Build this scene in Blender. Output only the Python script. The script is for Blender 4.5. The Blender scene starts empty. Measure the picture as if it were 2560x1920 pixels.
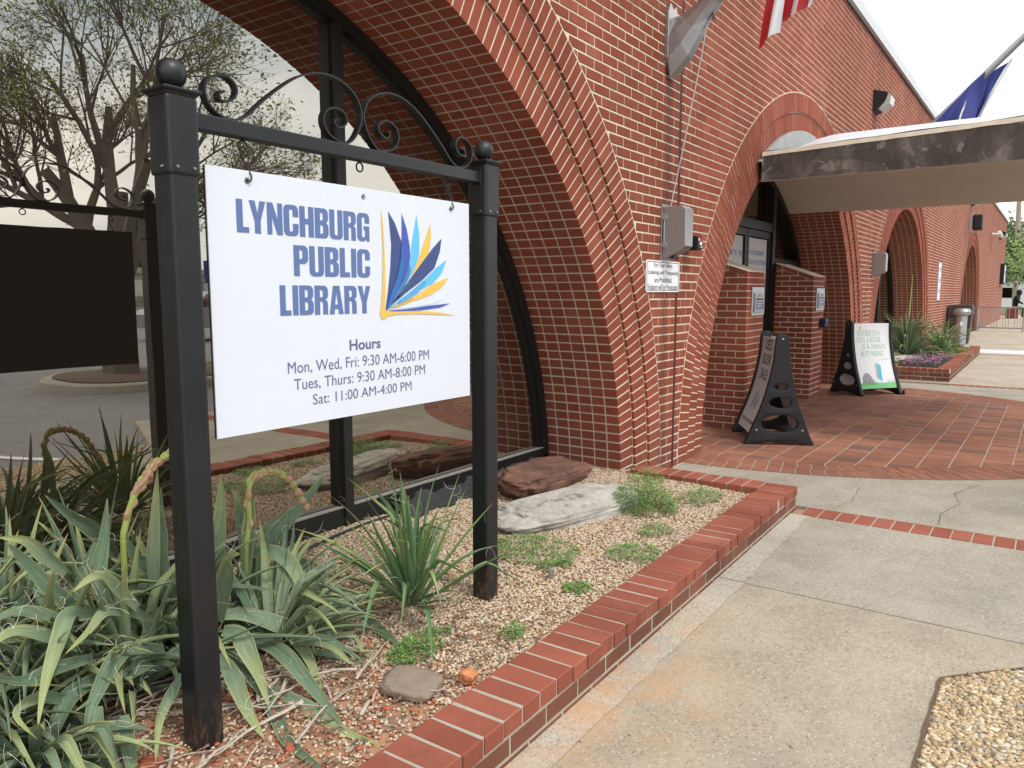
import bpy, bmesh, math, random
from mathutils import Vector, Matrix, noise
import numpy as np
random.seed(11)
C = bpy.context.scene.collection
R_ = math.radians
# ------------------------------------------------------------ camera, world, sun
scene = bpy.context.scene
CAMZ = 1.4; YAW = R_(35.2); PITCH = R_(6.75); FPX = 1923.0
cam = bpy.data.cameras.new('camera'); cam_o = bpy.data.objects.new('camera', cam); C.objects.link(cam_o)
cam_o.location = (0, 0, CAMZ); cam_o.rotation_euler = (R_(90) - PITCH, 0, YAW - R_(90))
cam.sensor_width = 36; cam.lens = FPX / 2560 * 36; cam.clip_start = .05; cam.clip_end = 2000
scene.camera = cam_o
w = bpy.data.worlds.new('World'); scene.world = w; w.use_nodes = True
wn = w.node_tree.nodes; wl = w.node_tree.links; bg = wn['Background']
sky = wn.new('ShaderNodeTexSky'); sky.sky_type = 'NISHITA'; sky.sun_disc = False
SUN_EL, SUN_AZ = 56, -100      # azimuth: direction towards the sun, degrees from +X
sky.sun_elevation = R_(SUN_EL); sky.sun_rotation = R_(90 - SUN_AZ); sky.dust_density = 3; sky.air_density = 1
tc = wn.new('ShaderNodeTexCoord'); mp = wn.new('ShaderNodeMapping'); mp.inputs['Scale'].default_value = (1.3, 1.3, 3.2)
nz = wn.new('ShaderNodeTexNoise'); nz.inputs['Scale'].default_value = 1.6; nz.inputs['Detail'].default_value = 6; nz.inputs['Roughness'].default_value = .55
cr = wn.new('ShaderNodeValToRGB'); e = cr.color_ramp.elements
e[0].position = .33; e[0].color = (.40, .48, .58, 1); e[1].position = .62; e[1].color = (1, .97, .93, 1)
mul = wn.new('ShaderNodeVectorMath'); mul.operation = 'SCALE'; mul.inputs[3].default_value = 18.0
mx = wn.new('ShaderNodeMix'); mx.data_type = 'RGBA'; mx.inputs[0].default_value = .86
wl.new(tc.outputs['Generated'], mp.inputs[0]); wl.new(mp.outputs[0], nz.inputs[0]); wl.new(nz.outputs[0], cr.inputs[0])
wl.new(cr.outputs[0], mul.inputs[0]); wl.new(sky.outputs[0], mx.inputs[6]); wl.new(mul.outputs[0], mx.inputs[7])
wl.new(mx.outputs[2], bg.inputs[0]); bg.inputs[1].default_value = .1
sun = bpy.data.lights.new('sun', 'SUN'); sun.energy = 1.5; sun.angle = R_(11); sun.color = (1, .96, .9)
sun_o = bpy.data.objects.new('sun', sun); C.objects.link(sun_o)
sd = Vector((math.cos(R_(SUN_AZ)) * math.cos(R_(SUN_EL)), math.sin(R_(SUN_AZ)) * math.cos(R_(SUN_EL)), math.sin(R_(SUN_EL))))
sun_o.rotation_euler = sd.to_track_quat('Z', 'Y').to_euler(); sun_o.location = (0, -10, 20)
scene.view_settings.view_transform = 'Standard'; scene.view_settings.look = 'None'
scene.view_settings.exposure = 0.36; scene.view_settings.gamma = 1; scene.view_settings.use_curve_mapping = False

# ------------------------------------------------------------ helpers
_f = Vector((math.cos(YAW) * math.cos(PITCH), math.sin(YAW) * math.cos(PITCH), -math.sin(PITCH)))
_r = Vector((math.sin(YAW), -math.cos(YAW), 0)); _u = _r.cross(_f)
def in_view(p, m=1.0):
    d = Vector(p) - Vector((0, 0, CAMZ)); z = d.dot(_f)
    return z > .1 and abs(d.dot(_r) / z) < .666 * m and abs(d.dot(_u) / z) < .5 * m
def cam_dist(p): return (Vector(p) - Vector((0, 0, CAMZ))).length

def parent(o, p):
    if p is not None:
        o.parent = p; o.matrix_parent_inverse = p.matrix_world.inverted() if p.type != 'EMPTY' else Matrix.Translation(-p.location)
def empty(name, loc):
    o = bpy.data.objects.new(name, None); C.objects.link(o); o.location = loc; o.empty_display_size = .1; return o
def tag(o, label=None, cat=None, group=None, kind=None):
    if label: o['label'] = label
    if cat: o['category'] = cat
    if group: o['group'] = group
    if kind: o['kind'] = kind
    return o
def link(name, me, m, par=None, smooth=False):
    o = bpy.data.objects.new(name, me); C.objects.link(o)
    if m is not None and not me.materials:
        for q in (m if isinstance(m, (list, tuple)) else [m]): me.materials.append(q)
    if smooth: me.polygons.foreach_set('use_smooth', [True] * len(me.polygons))
    parent(o, par); return o

class MB:
    """collects faces; per-face tint and material index"""
    def __init__(s): s.v = []; s.f = []; s.t = []; s.m = []
    def add(s, vs, fs, tint=0., mi=0):
        n = len(s.v); s.v += [tuple(q) for q in vs]
        for f in fs: s.f.append(tuple(n + i for i in f)); s.t.append(tint); s.m.append(mi)
    def box(s, a, b, tint=0., mi=0, skip=()):
        (x0, y0, z0), (x1, y1, z1) = a, b
        vs = [(x0,y0,z0),(x1,y0,z0),(x1,y1,z0),(x0,y1,z0),(x0,y0,z1),(x1,y0,z1),(x1,y1,z1),(x0,y1,z1)]
        fs = {'-z':(0,3,2,1),'+z':(4,5,6,7),'-y':(0,1,5,4),'+y':(2,3,7,6),'-x':(3,0,4,7),'+x':(1,2,6,5)}
        s.add(vs, [f for k, f in fs.items() if k not in skip], tint, mi)
    def prism(s, poly, mapf, h0, h1, tint=0., cham=0., back=False):
        """poly 2D counter-clockwise, outer (visible) face at h0 going to h1; mapf(u,v,h)->xyz"""
        n = len(poly)
        if n < 3: return
        if cham:
            cx = sum(p[0] for p in poly) / n; cy = sum(p[1] for p in poly) / n
            ins = []
            for p in poly:
                dx, dy = cx - p[0], cy - p[1]
                ins.append((p[0] + math.copysign(min(cham, abs(dx)), dx) * (abs(dx) > 1e-6), p[1] + math.copysign(min(cham, abs(dy)), dy) * (abs(dy) > 1e-6)))
            sg = 1 if h1 > h0 else -1
            vs = [mapf(p[0], p[1], h0) for p in ins] + [mapf(p[0], p[1], h0 + sg * cham * .8) for p in poly] + [mapf(p[0], p[1], h1) for p in poly]
            fs = [tuple(range(n))] + [(i, n + i, n + (i + 1) % n, (i + 1) % n) for i in range(n)] + [(n + i, 2 * n + i, 2 * n + (i + 1) % n, n + (i + 1) % n) for i in range(n)]
            if back: fs.append(tuple(range(3 * n - 1, 2 * n - 1, -1)))
        else:
            vs = [mapf(p[0], p[1], h0) for p in poly] + [mapf(p[0], p[1], h1) for p in poly]
            fs = [tuple(range(n))] + [(i, n + i, n + (i + 1) % n, (i + 1) % n) for i in range(n)]
            if back: fs.append(tuple(range(2 * n - 1, n - 1, -1)))
        s.add(vs, fs, tint)
    def tube(s, pts, rad, n=6, tint=0., cap=True, mi=0):
        pts = [Vector(p) for p in pts]
        if not hasattr(rad, '__len__'): rad = [rad] * len(pts)
        up = None; rings = []
        for i, p in enumerate(pts):
            t = (pts[min(i + 1, len(pts) - 1)] - pts[max(i - 1, 0)]).normalized()
            if up is None: up = Vector((0, 0, 1)) if abs(t.z) < .9 else Vector((1, 0, 0))
            a = t.cross(up)
            if a.length < 1e-5: a = t.orthogonal()
            a.normalize(); b = a.cross(t).normalized(); up = b
            rings.append([p + rad[i] * (math.cos(2 * math.pi * k / n) * a + math.sin(2 * math.pi * k / n) * b) for k in range(n)])
        vs = [q for r in rings for q in r]; fs = []
        for i in range(len(rings) - 1):
            for k in range(n):
                k2 = (k + 1) % n; fs.append((i * n + k, i * n + k2, (i + 1) * n + k2, (i + 1) * n + k))
        if cap: fs += [tuple(range(n - 1, -1, -1)), tuple((len(rings) - 1) * n + k for k in range(n))]
        s.add(vs, fs, tint, mi)
    def lathe(s, c, prof, n=16, tint=0., axis='z'):
        vs = []; fs = []
        for r, h in prof:
            for k in range(n):
                a = 2 * math.pi * k / n; x, y = r * math.cos(a), r * math.sin(a)
                vs.append((c[0] + x, c[1] + y, c[2] + h) if axis == 'z' else ((c[0] + x, c[1] + h, c[2] + y) if axis == 'y' else (c[0] + h, c[1] + x, c[2] + y)))
        for i in range(len(prof) - 1):
            for k in range(n):
                k2 = (k + 1) % n; fs.append((i * n + k, i * n + k2, (i + 1) * n + k2, (i + 1) * n + k))
        fs += [tuple(range(n - 1, -1, -1)), tuple((len(prof) - 1) * n + k for k in range(n))]
        s.add(vs, fs, tint)
    def mesh(s, name, fix=False):
        me = bpy.data.meshes.new(name); me.from_pydata(s.v, [], s.f)
        if fix:
            bm = bmesh.new(); bm.from_mesh(me); bmesh.ops.recalc_face_normals(bm, faces=bm.faces); bm.to_mesh(me); bm.free()
        if any(s.t):
            a = me.attributes.new('tint', 'FLOAT', 'FACE'); a.data.foreach_set('value', s.t)
        if any(s.m): me.polygons.foreach_set('material_index', s.m)
        me.update(); return me
    def build(s, name, m, par=None, smooth=False, fix=False):
        o = link(name, s.mesh(name, fix), m, par)
        if smooth: smooth_by_angle(o.data, R_(38))
        return o
def smooth_by_angle(me, ang):
    bm = bmesh.new(); bm.from_mesh(me); bmesh.ops.remove_doubles(bm, verts=bm.verts, dist=1e-6)
    for f in bm.faces: f.smooth = True
    for e_ in bm.edges:
        if len(e_.link_faces) == 2 and e_.calc_face_angle(0) > ang: e_.smooth = False
    bm.to_mesh(me); bm.free()
def bevel_box(name, a, b, bev, m, par=None, seg=2):
    mb = MB(); mb.box(a, b); me = mb.mesh(name)
    bm = bmesh.new(); bm.from_mesh(me); bmesh.ops.bevel(bm, geom=bm.edges[:], offset=bev, segments=seg, affect='EDGES', profile=.5)
    bm.to_mesh(me); bm.free(); me.materials.append(m)
    o = bpy.data.objects.new(name, me); C.objects.link(o); parent(o, par); return o
def shape2d(loops, ext, mapf, name, m, par=None, bevel=0., res=2):
    """flat shape with holes (loops of 2D points), extruded by ext; mapf(u,v,h)"""
    cu = bpy.data.curves.new(name, 'CURVE'); cu.dimensions = '2D'; cu.fill_mode = 'BOTH'
    for lp in loops:
        sp = cu.splines.new('POLY'); sp.points.add(len(lp) - 1); sp.use_cyclic_u = True
        for i, p in enumerate(lp): sp.points[i].co = (p[0], p[1], 0, 1)
    cu.extrude = ext / 2; cu.bevel_depth = bevel; cu.bevel_resolution = res
    if bevel: cu.offset = -bevel
    o = bpy.data.objects.new(name, cu); C.objects.link(o)
    bpy.context.view_layer.update(); dg = bpy.context.evaluated_depsgraph_get()
    me = bpy.data.meshes.new_from_object(o.evaluated_get(dg)); bpy.data.objects.remove(o); bpy.data.curves.remove(cu)
    for v in me.vertices: v.co = Vector(mapf(v.co.x, v.co.y, v.co.z))
    me.materials.clear(); me.materials.append(m); me.name = name
    o = bpy.data.objects.new(name, me); C.objects.link(o); parent(o, par)
    if bevel: smooth_by_angle(me, R_(40))
    else: smooth_by_angle(me, R_(20))
    return o
def text_mesh(txt, box, mapf, name, m, par=None, offset=0., ext=.0004, sub=False):
    """text fitted into box (u0,v0,u1,v1)"""
    cu = bpy.data.curves.new(name, 'FONT'); cu.body = txt; cu.size = 1; cu.extrude = 0; cu.offset = offset; cu.align_x = 'LEFT'; cu.resolution_u = 4
    o = bpy.data.objects.new(name, cu); C.objects.link(o)
    bpy.context.view_layer.update(); dg = bpy.context.evaluated_depsgraph_get()
    me = bpy.data.meshes.new_from_object(o.evaluated_get(dg)); bpy.data.objects.remove(o)
    xs = [v.co.x for v in me.vertices]; ys = [v.co.y for v in me.vertices]
    x0, x1, y0, y1 = min(xs), max(xs), min(ys), max(ys)
    if sub:
        bm = bmesh.new(); bm.from_mesh(me); bmesh.ops.triangulate(bm, faces=bm.faces); bm.to_mesh(me); bm.free()
    for v in me.vertices:
        v.co = Vector(mapf(box[0] + (v.co.x - x0) / (x1 - x0) * (box[2] - box[0]), box[1] + (v.co.y - y0) / (y1 - y0) * (box[3] - box[1]), ext))
    me.materials.clear(); me.materials.append(m); me.name = name
    o = bpy.data.objects.new(name, me); C.objects.link(o); parent(o, par); return o

# ------------------------------------------------------------ materials
def newmat(name):
    m = bpy.data.materials.new(name); m.use_nodes = True; nt = m.node_tree
    return m, nt, nt.nodes['Principled BSDF']
def N(nt, t, **kw):
    n = nt.nodes.new(t)
    for k, v in kw.items():
        if k in ('inp',):
            for a, b in v.items(): n.inputs[a].default_value = b
        else: setattr(n, k, v)
    return n
def L(nt, a, b): nt.links.new(a, b)
def ramp(nt, src, stops):
    r = nt.nodes.new('ShaderNodeValToRGB'); el = r.color_ramp.elements
    while len(el) < len(stops): el.new(.5)
    for i, (p, c) in enumerate(stops):
        el[i].position = p; el[i].color = (c[0], c[1], c[2], 1) if hasattr(c, '__len__') else (c, c, c, 1)
    L(nt, src, r.inputs[0]); return r.outputs[0]
def noise_(nt, co, scale, detail=4, rough=.55, dist=0.):
    n = N(nt, 'ShaderNodeTexNoise', inp={'Scale': scale, 'Detail': detail, 'Roughness': rough, 'Distortion': dist}); L(nt, co, n.inputs['Vector']); return n.outputs[0]
def coords(nt, scale=(1, 1, 1)):
    t = N(nt, 'ShaderNodeTexCoord'); m = N(nt, 'ShaderNodeMapping'); m.inputs['Scale'].default_value = scale
    L(nt, t.outputs['Object'], m.inputs[0]); return m.outputs[0]
def mixc(nt, fac, a, b, mode='MIX'):
    n = N(nt, 'ShaderNodeMix', data_type='RGBA', blend_type=mode)
    for i, v in ((0, fac), (6, a), (7, b)):
        if hasattr(v, 'is_linked') or hasattr(v, 'links'): L(nt, v, n.inputs[i])
        elif i == 0: n.inputs[0].default_value = v
        else: n.inputs[i].default_value = (*v, 1)
    return n.outputs[2]
def math_(nt, op, a, b=0., clamp=False):
    n = N(nt, 'ShaderNodeMath', operation=op, use_clamp=clamp)
    for i, v in ((0, a), (1, b)):
        if hasattr(v, 'links'): L(nt, v, n.inputs[i])
        else: n.inputs[i].default_value = v
    return n.outputs[0]
def attr(nt, name):
    n = N(nt, 'ShaderNodeAttribute', attribute_name=name); return n.outputs['Fac']
def bump(nt, bs, h, strength, dist=.002):
    b = N(nt, 'ShaderNodeBump', inp={'Strength': strength, 'Distance': dist}); L(nt, h, b.inputs['Height']); L(nt, b.outputs[0], bs.inputs['Normal'])
def simple(name, col, rough=.6, metal=0., var=.15, scale=8, bmp=0., bscale=120, spec=None):
    m, nt, b = newmat(name); co = coords(nt); n = noise_(nt, co, scale)
    c = mixc(nt, n, tuple(x * (1 - var) for x in col), tuple(min(1, x * (1 + var)) for x in col)); L(nt, c, b.inputs['Base Color'])
    b.inputs['Roughness'].default_value = rough; b.inputs['Metallic'].default_value = metal
    if spec is not None: b.inputs['Specular IOR Level'].default_value = spec
    if bmp: bump(nt, b, noise_(nt, co, bscale), bmp)
    return m
def stain_mask(nt):
    """dark run-off streak on the pier below the flag bracket, world x about 5.5"""
    t = N(nt, 'ShaderNodeTexCoord'); s = N(nt, 'ShaderNodeSeparateXYZ'); L(nt, t.outputs['Object'], s.inputs[0])
    dx = math_(nt, 'ABSOLUTE', math_(nt, 'SUBTRACT', s.outputs[0], 5.49))
    nn = noise_(nt, coords(nt, (6, 6, 1.2)), 3.0)
    wdt = math_(nt, 'MULTIPLY', nn, .17)
    a = math_(nt, 'SUBTRACT', 1.0, math_(nt, 'DIVIDE', dx, wdt), clamp=True)
    z = math_(nt, 'LESS_THAN', s.outputs[2], 2.97)
    return math_(nt, 'MULTIPLY', math_(nt, 'MULTIPLY', a, z), .62), s.outputs
def brick_mat(name, c0, c1, c2, rough=.88, stain=True):
    m, nt, b = newmat(name); t = attr(nt, 'tint'); co = coords(nt)
    c = ramp(nt, t, [(0, c0), (.5, c1), (1, c2)])
    n1 = noise_(nt, co, 14, 6, .65); c = mixc(nt, math_(nt, 'MULTIPLY', n1, .6), c, tuple(x * .68 for x in c1))
    n2 = noise_(nt, coords(nt, (1, 1, .28)), 260, 3, .6)
    c = mixc(nt, ramp(nt, n2, [(.36, .30), (.47, 0)]), c, tuple(x * .45 for x in c1))
    pale = noise_(nt, co, 2.3, 5, .6); c = mixc(nt, ramp(nt, pale, [(.58, 0), (.78, .3)]), c, (.42, .24, .17)); grime = noise_(nt, coords(nt, (1, 1, .35)), 1.1, 7, .7); c = mixc(nt, ramp(nt, grime, [(.40, .48), (.58, 0)]), c, tuple(x * .42 for x in c1))
    if stain:
        sm, so = stain_mask(nt); c = mixc(nt, sm, c, (.055, .03, .028))
        low = math_(nt, 'SUBTRACT', 1.0, math_(nt, 'MULTIPLY', so[2], 1.9), clamp=True)
        c = mixc(nt, math_(nt, 'MULTIPLY', math_(nt, 'MULTIPLY', low, noise_(nt, co, 5, 5)), .5), c, (.17, .10, .095))
    L(nt, c, b.inputs['Base Color']); b.inputs['Roughness'].default_value = rough; b.inputs['Specular IOR Level'].default_value = .2
    bump(nt, b, n2, .6, .002); return m
BR = (.34, .078, .05)
M = {}
M['brick'] = brick_mat('facade_brick', (.255, .066, .037), (.33, .088, .050), (.40, .125, .075))
M['soffit_brick'] = M['brick']
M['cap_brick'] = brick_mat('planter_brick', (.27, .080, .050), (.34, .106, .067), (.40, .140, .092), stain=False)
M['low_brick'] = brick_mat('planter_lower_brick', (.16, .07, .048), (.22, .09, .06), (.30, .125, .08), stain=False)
M['paver'] = brick_mat('paver_brick', (.14, .11, .10), (.34, .145, .095), (.46, .23, .13), stain=False)
def mortar(name, col, stain=True):
    m, nt, b = newmat(name); co = coords(nt); n = noise_(nt, co, 30, 5, .7)
    c = mixc(nt, n, tuple(x * .75 for x in col), tuple(min(1, x * 1.2) for x in col))
    if stain: sm, so = stain_mask(nt); c = mixc(nt, sm, c, (.10, .085, .07))
    L(nt, c, b.inputs['Base Color']); b.inputs['Roughness'].default_value = .95; b.inputs['Specular IOR Level'].default_value = .15; bump(nt, b, noise_(nt, co, 220), .6, .002); return m
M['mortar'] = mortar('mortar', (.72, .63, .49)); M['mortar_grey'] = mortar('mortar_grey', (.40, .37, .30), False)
M['mortar_soffit_shaded'] = mortar('mortar_soffit_shaded', (.55, .50, .40), False)  # darker copy of the mortar, soffit shade put into its colour
M['sealant'] = simple('joint_sealant', (.055, .016, .012), .8)
M['bronze'] = simple('dark_bronze_frame', (.013, .0125, .012), .5, .0, .4, 12, .15, 60, spec=.35)
M['black_metal'] = simple('black_powder_coat', (.018, .019, .022), .36, 0, .1, 30, .12, 500, spec=.75)
M['black_plastic'] = simple('black_plastic', (.011, .011, .013), .5, 0, .1, 30, .25, 400, spec=.4)
M['cast_metal'] = simple('cast_aluminium', (.36, .36, .36), .38, .85, .2, 9, .3, 40)
M['grey_paint'] = simple('grey_paint_metal', (.34, .34, .33), .4, .6, .12, 14, .1)
M['galv'] = simple('galvanised_steel', (.42, .43, .44), .4, .7, .15, 20)
def powder():
    m, nt, b = newmat('black_powder_coat'); co = coords(nt); t = N(nt, 'ShaderNodeTexCoord'); s = N(nt, 'ShaderNodeSeparateXYZ'); L(nt, t.outputs['Object'], s.inputs[0])
    low = math_(nt, 'SUBTRACT', 1.0, math_(nt, 'MULTIPLY', math_(nt, 'SUBTRACT', s.outputs[2], .10), 5.5), clamp=True)
    d = math_(nt, 'MULTIPLY', low, ramp(nt, noise_(nt, coords(nt, (1, 1, .3)), 60, 6, .7), [(.48, 0), (.62, 1)]))
    c = mixc(nt, math_(nt, 'MULTIPLY', d, .7), (.010, .011, .013), (.22, .12, .06)); sp = noise_(nt, co, 190, 2); c = mixc(nt, ramp(nt, sp, [(.72, 0), (.76, .4)]), c, (.2, .19, .17))
    L(nt, c, b.inputs['Base Color']); L(nt, ramp(nt, noise_(nt, co, 7, 5), [(.3, .33), (.7, .50)]), b.inputs['Roughness']); b.inputs['Specular IOR Level'].default_value = .5
    bump(nt, b, noise_(nt, co, 500), .1); return m
M['black_metal'] = powder()
M['white'] = simple('white_print', (.83, .84, .86), .38, 0, .015, 3)
M['board_white'] = simple('board_white', (.68, .725, .79), .35, 0, .03, 4.5, .02, 300, spec=.4)
M['dark_back'] = simple('dark_board_back', (.03, .03, .027), .6)
M['text_blue'] = simple('text_blue', (.105, .165, .36), .5, 0, .05)
M['text_purple'] = simple('text_slate', (.12, .13, .26), .5, 0, .05)
M['text_black'] = simple('text_black', (.02, .02, .03), .6)
M['green_ink'] = simple('green_marker', (.22, .58, .33), .6)
for k, c in dict(gold=(.80, .50, .09), navy=(.045, .075, .22), royal=(.055, .10, .42), sky_=(.12, .50, .80), pale=(.66, .74, .88), mid=(.03, .15, .42), red=(.5, .02, .03), flagblue=(.035, .05, .26), yellow=(.75, .5, .03), tablue=(.02, .06, .3), green_grass=(.2, .62, .22), grey_rock=(.33, .34, .37), book_blue=(.10, .50, .75), pink=(.70, .34, .56)).items():
    M[k] = simple(k.strip('_') + '_paint', c, .55, 0, .05)
M['hair'] = simple('pale_fibre', (.68, .66, .58), .8)
# glass: dark tinted pane, strongly reflective
def glass_mat(name, tint, refl, wav=.03):
    m = bpy.data.materials.new(name); m.use_nodes = True; nt = m.node_tree; nt.nodes.clear()
    out = N(nt, 'ShaderNodeOutputMaterial'); g = N(nt, 'ShaderNodeBsdfGlossy'); g.inputs['Roughness'].default_value = .0; g.inputs['Color'].default_value = (*tint, 1)
    d = N(nt, 'ShaderNodeBsdfDiffuse'); d.inputs[0].default_value = (.012, .010, .008, 1)
    mxs = N(nt, 'ShaderNodeMixShader'); mxs.inputs[0].default_value = refl
    L(nt, d.outputs[0], mxs.inputs[1]); L(nt, g.outputs[0], mxs.inputs[2]); L(nt, mxs.outputs[0], out.inputs[0])
    b = N(nt, 'ShaderNodeBump', inp={'Strength': wav, 'Distance': .02}); L(nt, noise_(nt, coords(nt, (1, 1, 1)), 2.2, 2), b.inputs['Height']); L(nt, b.outputs[0], g.inputs['Normal'])
    return m
M['glass'] = glass_mat('tinted_reflective_glass', (1.0, .95, .84), .41)
M['door_glass'] = glass_mat('door_glass', (1, .92, .8), .25)
# concrete ground
def concrete_mat(name, base, agg=.5, orange=False, dark=0.):
    m, nt, b = newmat(name); co = coords(nt)
    big = noise_(nt, co, 1.1, 6, .6); c = mixc(nt, ramp(nt, big, [(.3, 0), (.7, 1)]), tuple(x * .70 for x in base), tuple(x * 1.14 for x in base))
    med = noise_(nt, co, 45, 5, .7); c = mixc(nt, ramp(nt, med, [(.35, .55), (.6, 0)]), c, tuple(x * .55 for x in base))
    v = N(nt, 'ShaderNodeTexVoronoi', inp={'Scale': 95, 'Randomness': 1}); L(nt, coords(nt, (1, 1, 1)), v.inputs['Vector'])
    sp = math_(nt, 'LESS_THAN', v.outputs['Distance'], .33)
    rnd = N(nt, 'ShaderNodeSeparateColor'); L(nt, v.outputs['Color'], rnd.inputs[0])
    dk = math_(nt, 'MULTIPLY', sp, math_(nt, 'GREATER_THAN', rnd.outputs[0], 1 - agg * .45)); c = mixc(nt, math_(nt, 'MULTIPLY', dk, .75), c, (.11, .095, .08))
    lt = math_(nt, 'MULTIPLY', sp, math_(nt, 'LESS_THAN', rnd.outputs[0], agg * .35)); c = mixc(nt, math_(nt, 'MULTIPLY', lt, .6), c, (.62, .57, .47))
    v2 = N(nt, 'ShaderNodeTexVoronoi', inp={'Scale': 1.9}); L(nt, co, v2.inputs['Vector'])
    c = mixc(nt, ramp(nt, math_(nt, 'ADD', v2.outputs['Distance'], math_(nt, 'MULTIPLY', med, .04)), [(.022, .75), (.03, 0)]), c, (.06, .055, .055))
    c = mixc(nt, ramp(nt, noise_(nt, co, 3.4, 7, .65), [(.42, .0), (.72, .42)]), c, (.50, .44, .34))
    if orange:
        t = N(nt, 'ShaderNodeTexCoord'); s = N(nt, 'ShaderNodeSeparateXYZ'); L(nt, t.outputs['Object'], s.inputs[0])
        ax = math_(nt, 'ABSOLUTE', math_(nt, 'MULTIPLY', math_(nt, 'SUBTRACT', s.outputs[0], 2.35), .78)); ay = math_(nt, 'ABSOLUTE', math_(nt, 'MULTIPLY', math_(nt, 'SUBTRACT', s.outputs[1], 1.25), 1.6))
        d = math_(nt, 'SUBTRACT', 1.0, math_(nt, 'ADD', ax, ay), clamp=True)
        fo = math_(nt, 'MULTIPLY', d, ramp(nt, noise_(nt, co, 5.5, 8, .72), [(.40, .05), (.58, 1)])); c = mixc(nt, math_(nt, 'MULTIPLY', fo, .78, True), c, (.50, .275, .13))
    L(nt, c, b.inputs['Base Color']); b.inputs['Roughness'].default_value = .93; b.inputs['Specular IOR Level'].default_value = .25
    h = mixc(nt, .5, med, v.outputs['Distance']); bump(nt, b, h, .5, .003); return m
M['concrete'] = concrete_mat('sidewalk_concrete', (.40, .345, .26), .6, True)
M['concrete2'] = concrete_mat('plaza_concrete', (.37, .34, .28), .6)
M['concrete_far'] = concrete_mat('far_sidewalk_concrete', (.46, .40, .31), .2)
M['exposed'] = concrete_mat('rough_exposed_concrete', (.46, .43, .36), 1.0, True)
M['asphalt'] = simple('asphalt', (.20, .195, .19), .92, 0, .25, 3, .6, 90)
M['kerb'] = simple('kerb_concrete', (.36, .33, .28), .9, 0, .2, 6, .4, 60)
M['white_line'] = simple('white_road_paint', (.7, .7, .68), .8)
M['soil'] = simple('clay_soil', (.36, .20, .12), 1.0, 0, .4, 9, .8, 60)
M['stucco'] = simple('canopy_plaster', (.60, .545, .45), .9, 0, .16, 1.6, .3, 50)
def weathered():
    m, nt, b = newmat('weathered_fascia_concrete'); co = coords(nt, (1, 1, .5))
    n = noise_(nt, co, 2.6, 8, .68, .4); c = ramp(nt, n, [(.33, (.06, .05, .042)), (.45, (.12, .10, .085)), (.55, (.22, .19, .165)), (.68, (.34, .31, .27))])
    pt = noise_(nt, coords(nt, (1, .8, 1.3)), 2.1, 3, .5, 1.2); c = mixc(nt, ramp(nt, pt, [(.50, 0), (.515, .55)]), c, (.045, .038, .033)); pt2 = noise_(nt, coords(nt, (1, 1.1, 1.6)), 2.7, 3, .5, .9); c = mixc(nt, ramp(nt, pt2, [(.60, 0), (.612, .5)]), c, (.36, .33, .29))
    n2 = noise_(nt, coords(nt, (1, 9, .35)), 1.4, 6, .7); c = mixc(nt, ramp(nt, n2, [(.38, .6), (.62, 0)]), c, (.06, .048, .042))
    v = N(nt, 'ShaderNodeTexVoronoi', feature='DISTANCE_TO_EDGE', inp={'Scale': 1.9}); vv = noise_(nt, co, 4, 4)
    vm = N(nt, 'ShaderNodeVectorMath', operation='ADD'); L(nt, co, vm.inputs[0]); L(nt, mixc(nt, 1, (0, 0, 0), vv), vm.inputs[1]); L(nt, vm.outputs[0], v.inputs['Vector'])
    c = mixc(nt, ramp(nt, v.outputs['Distance'], [(0, .5), (.008, 0)]), c, (.30, .26, .21))
    L(nt, c, b.inputs['Base Color']); b.inputs['Roughness'].default_value = .95; bump(nt, b, noise_(nt, co, 30, 6), .5, .006); return m
M['fascia'] = weathered()
M['drip'] = simple('pale_mortar_edge', (.50, .44, .34), .95, 0, .35, 9, .6, 40)
M['membrane'] = simple('white_roof_membrane', (.60, .61, .66), .55, 0, .06, 5, .3, 12)
M['flashing'] = simple('grey_lead_flashing', (.30, .31, .30), .6, .2, .25, 6, .5, 9)
M['coping'] = simple('pale_metal_coping', (.55, .57, .58), .5, .2, .1, 3)
def pebble_mat(name, stops):
    m, nt, b = newmat(name); c = ramp(nt, attr(nt, 'tint'), stops); n = noise_(nt, coords(nt), 150, 3)
    c = mixc(nt, math_(nt, 'MULTIPLY', n, .28), c, (.25, .19, .14)); L(nt, c, b.inputs['Base Color']); b.inputs['Roughness'].default_value = .75; return m
M['gravel'] = pebble_mat('tan_pea_gravel', [(0, (.20, .14, .09)), (.14, (.36, .25, .15)), (.38, (.55, .41, .26)), (.62, (.66, .53, .37)), (.8, (.74, .65, .51)), (.92, (.42, .39, .35)), (1, (.46, .15, .07))])
M['agg'] = pebble_mat('yellow_exposed_pebble', [(0, (.20, .15, .10)), (.3, (.45, .32, .16)), (.6, (.58, .43, .24)), (.85, (.66, .55, .38)), (1, (.34, .32, .30))])
M['aggbed'] = simple('aggregate_cement', (.66, .60, .46), .95, 0, .2, 30, .5, 200)
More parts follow.
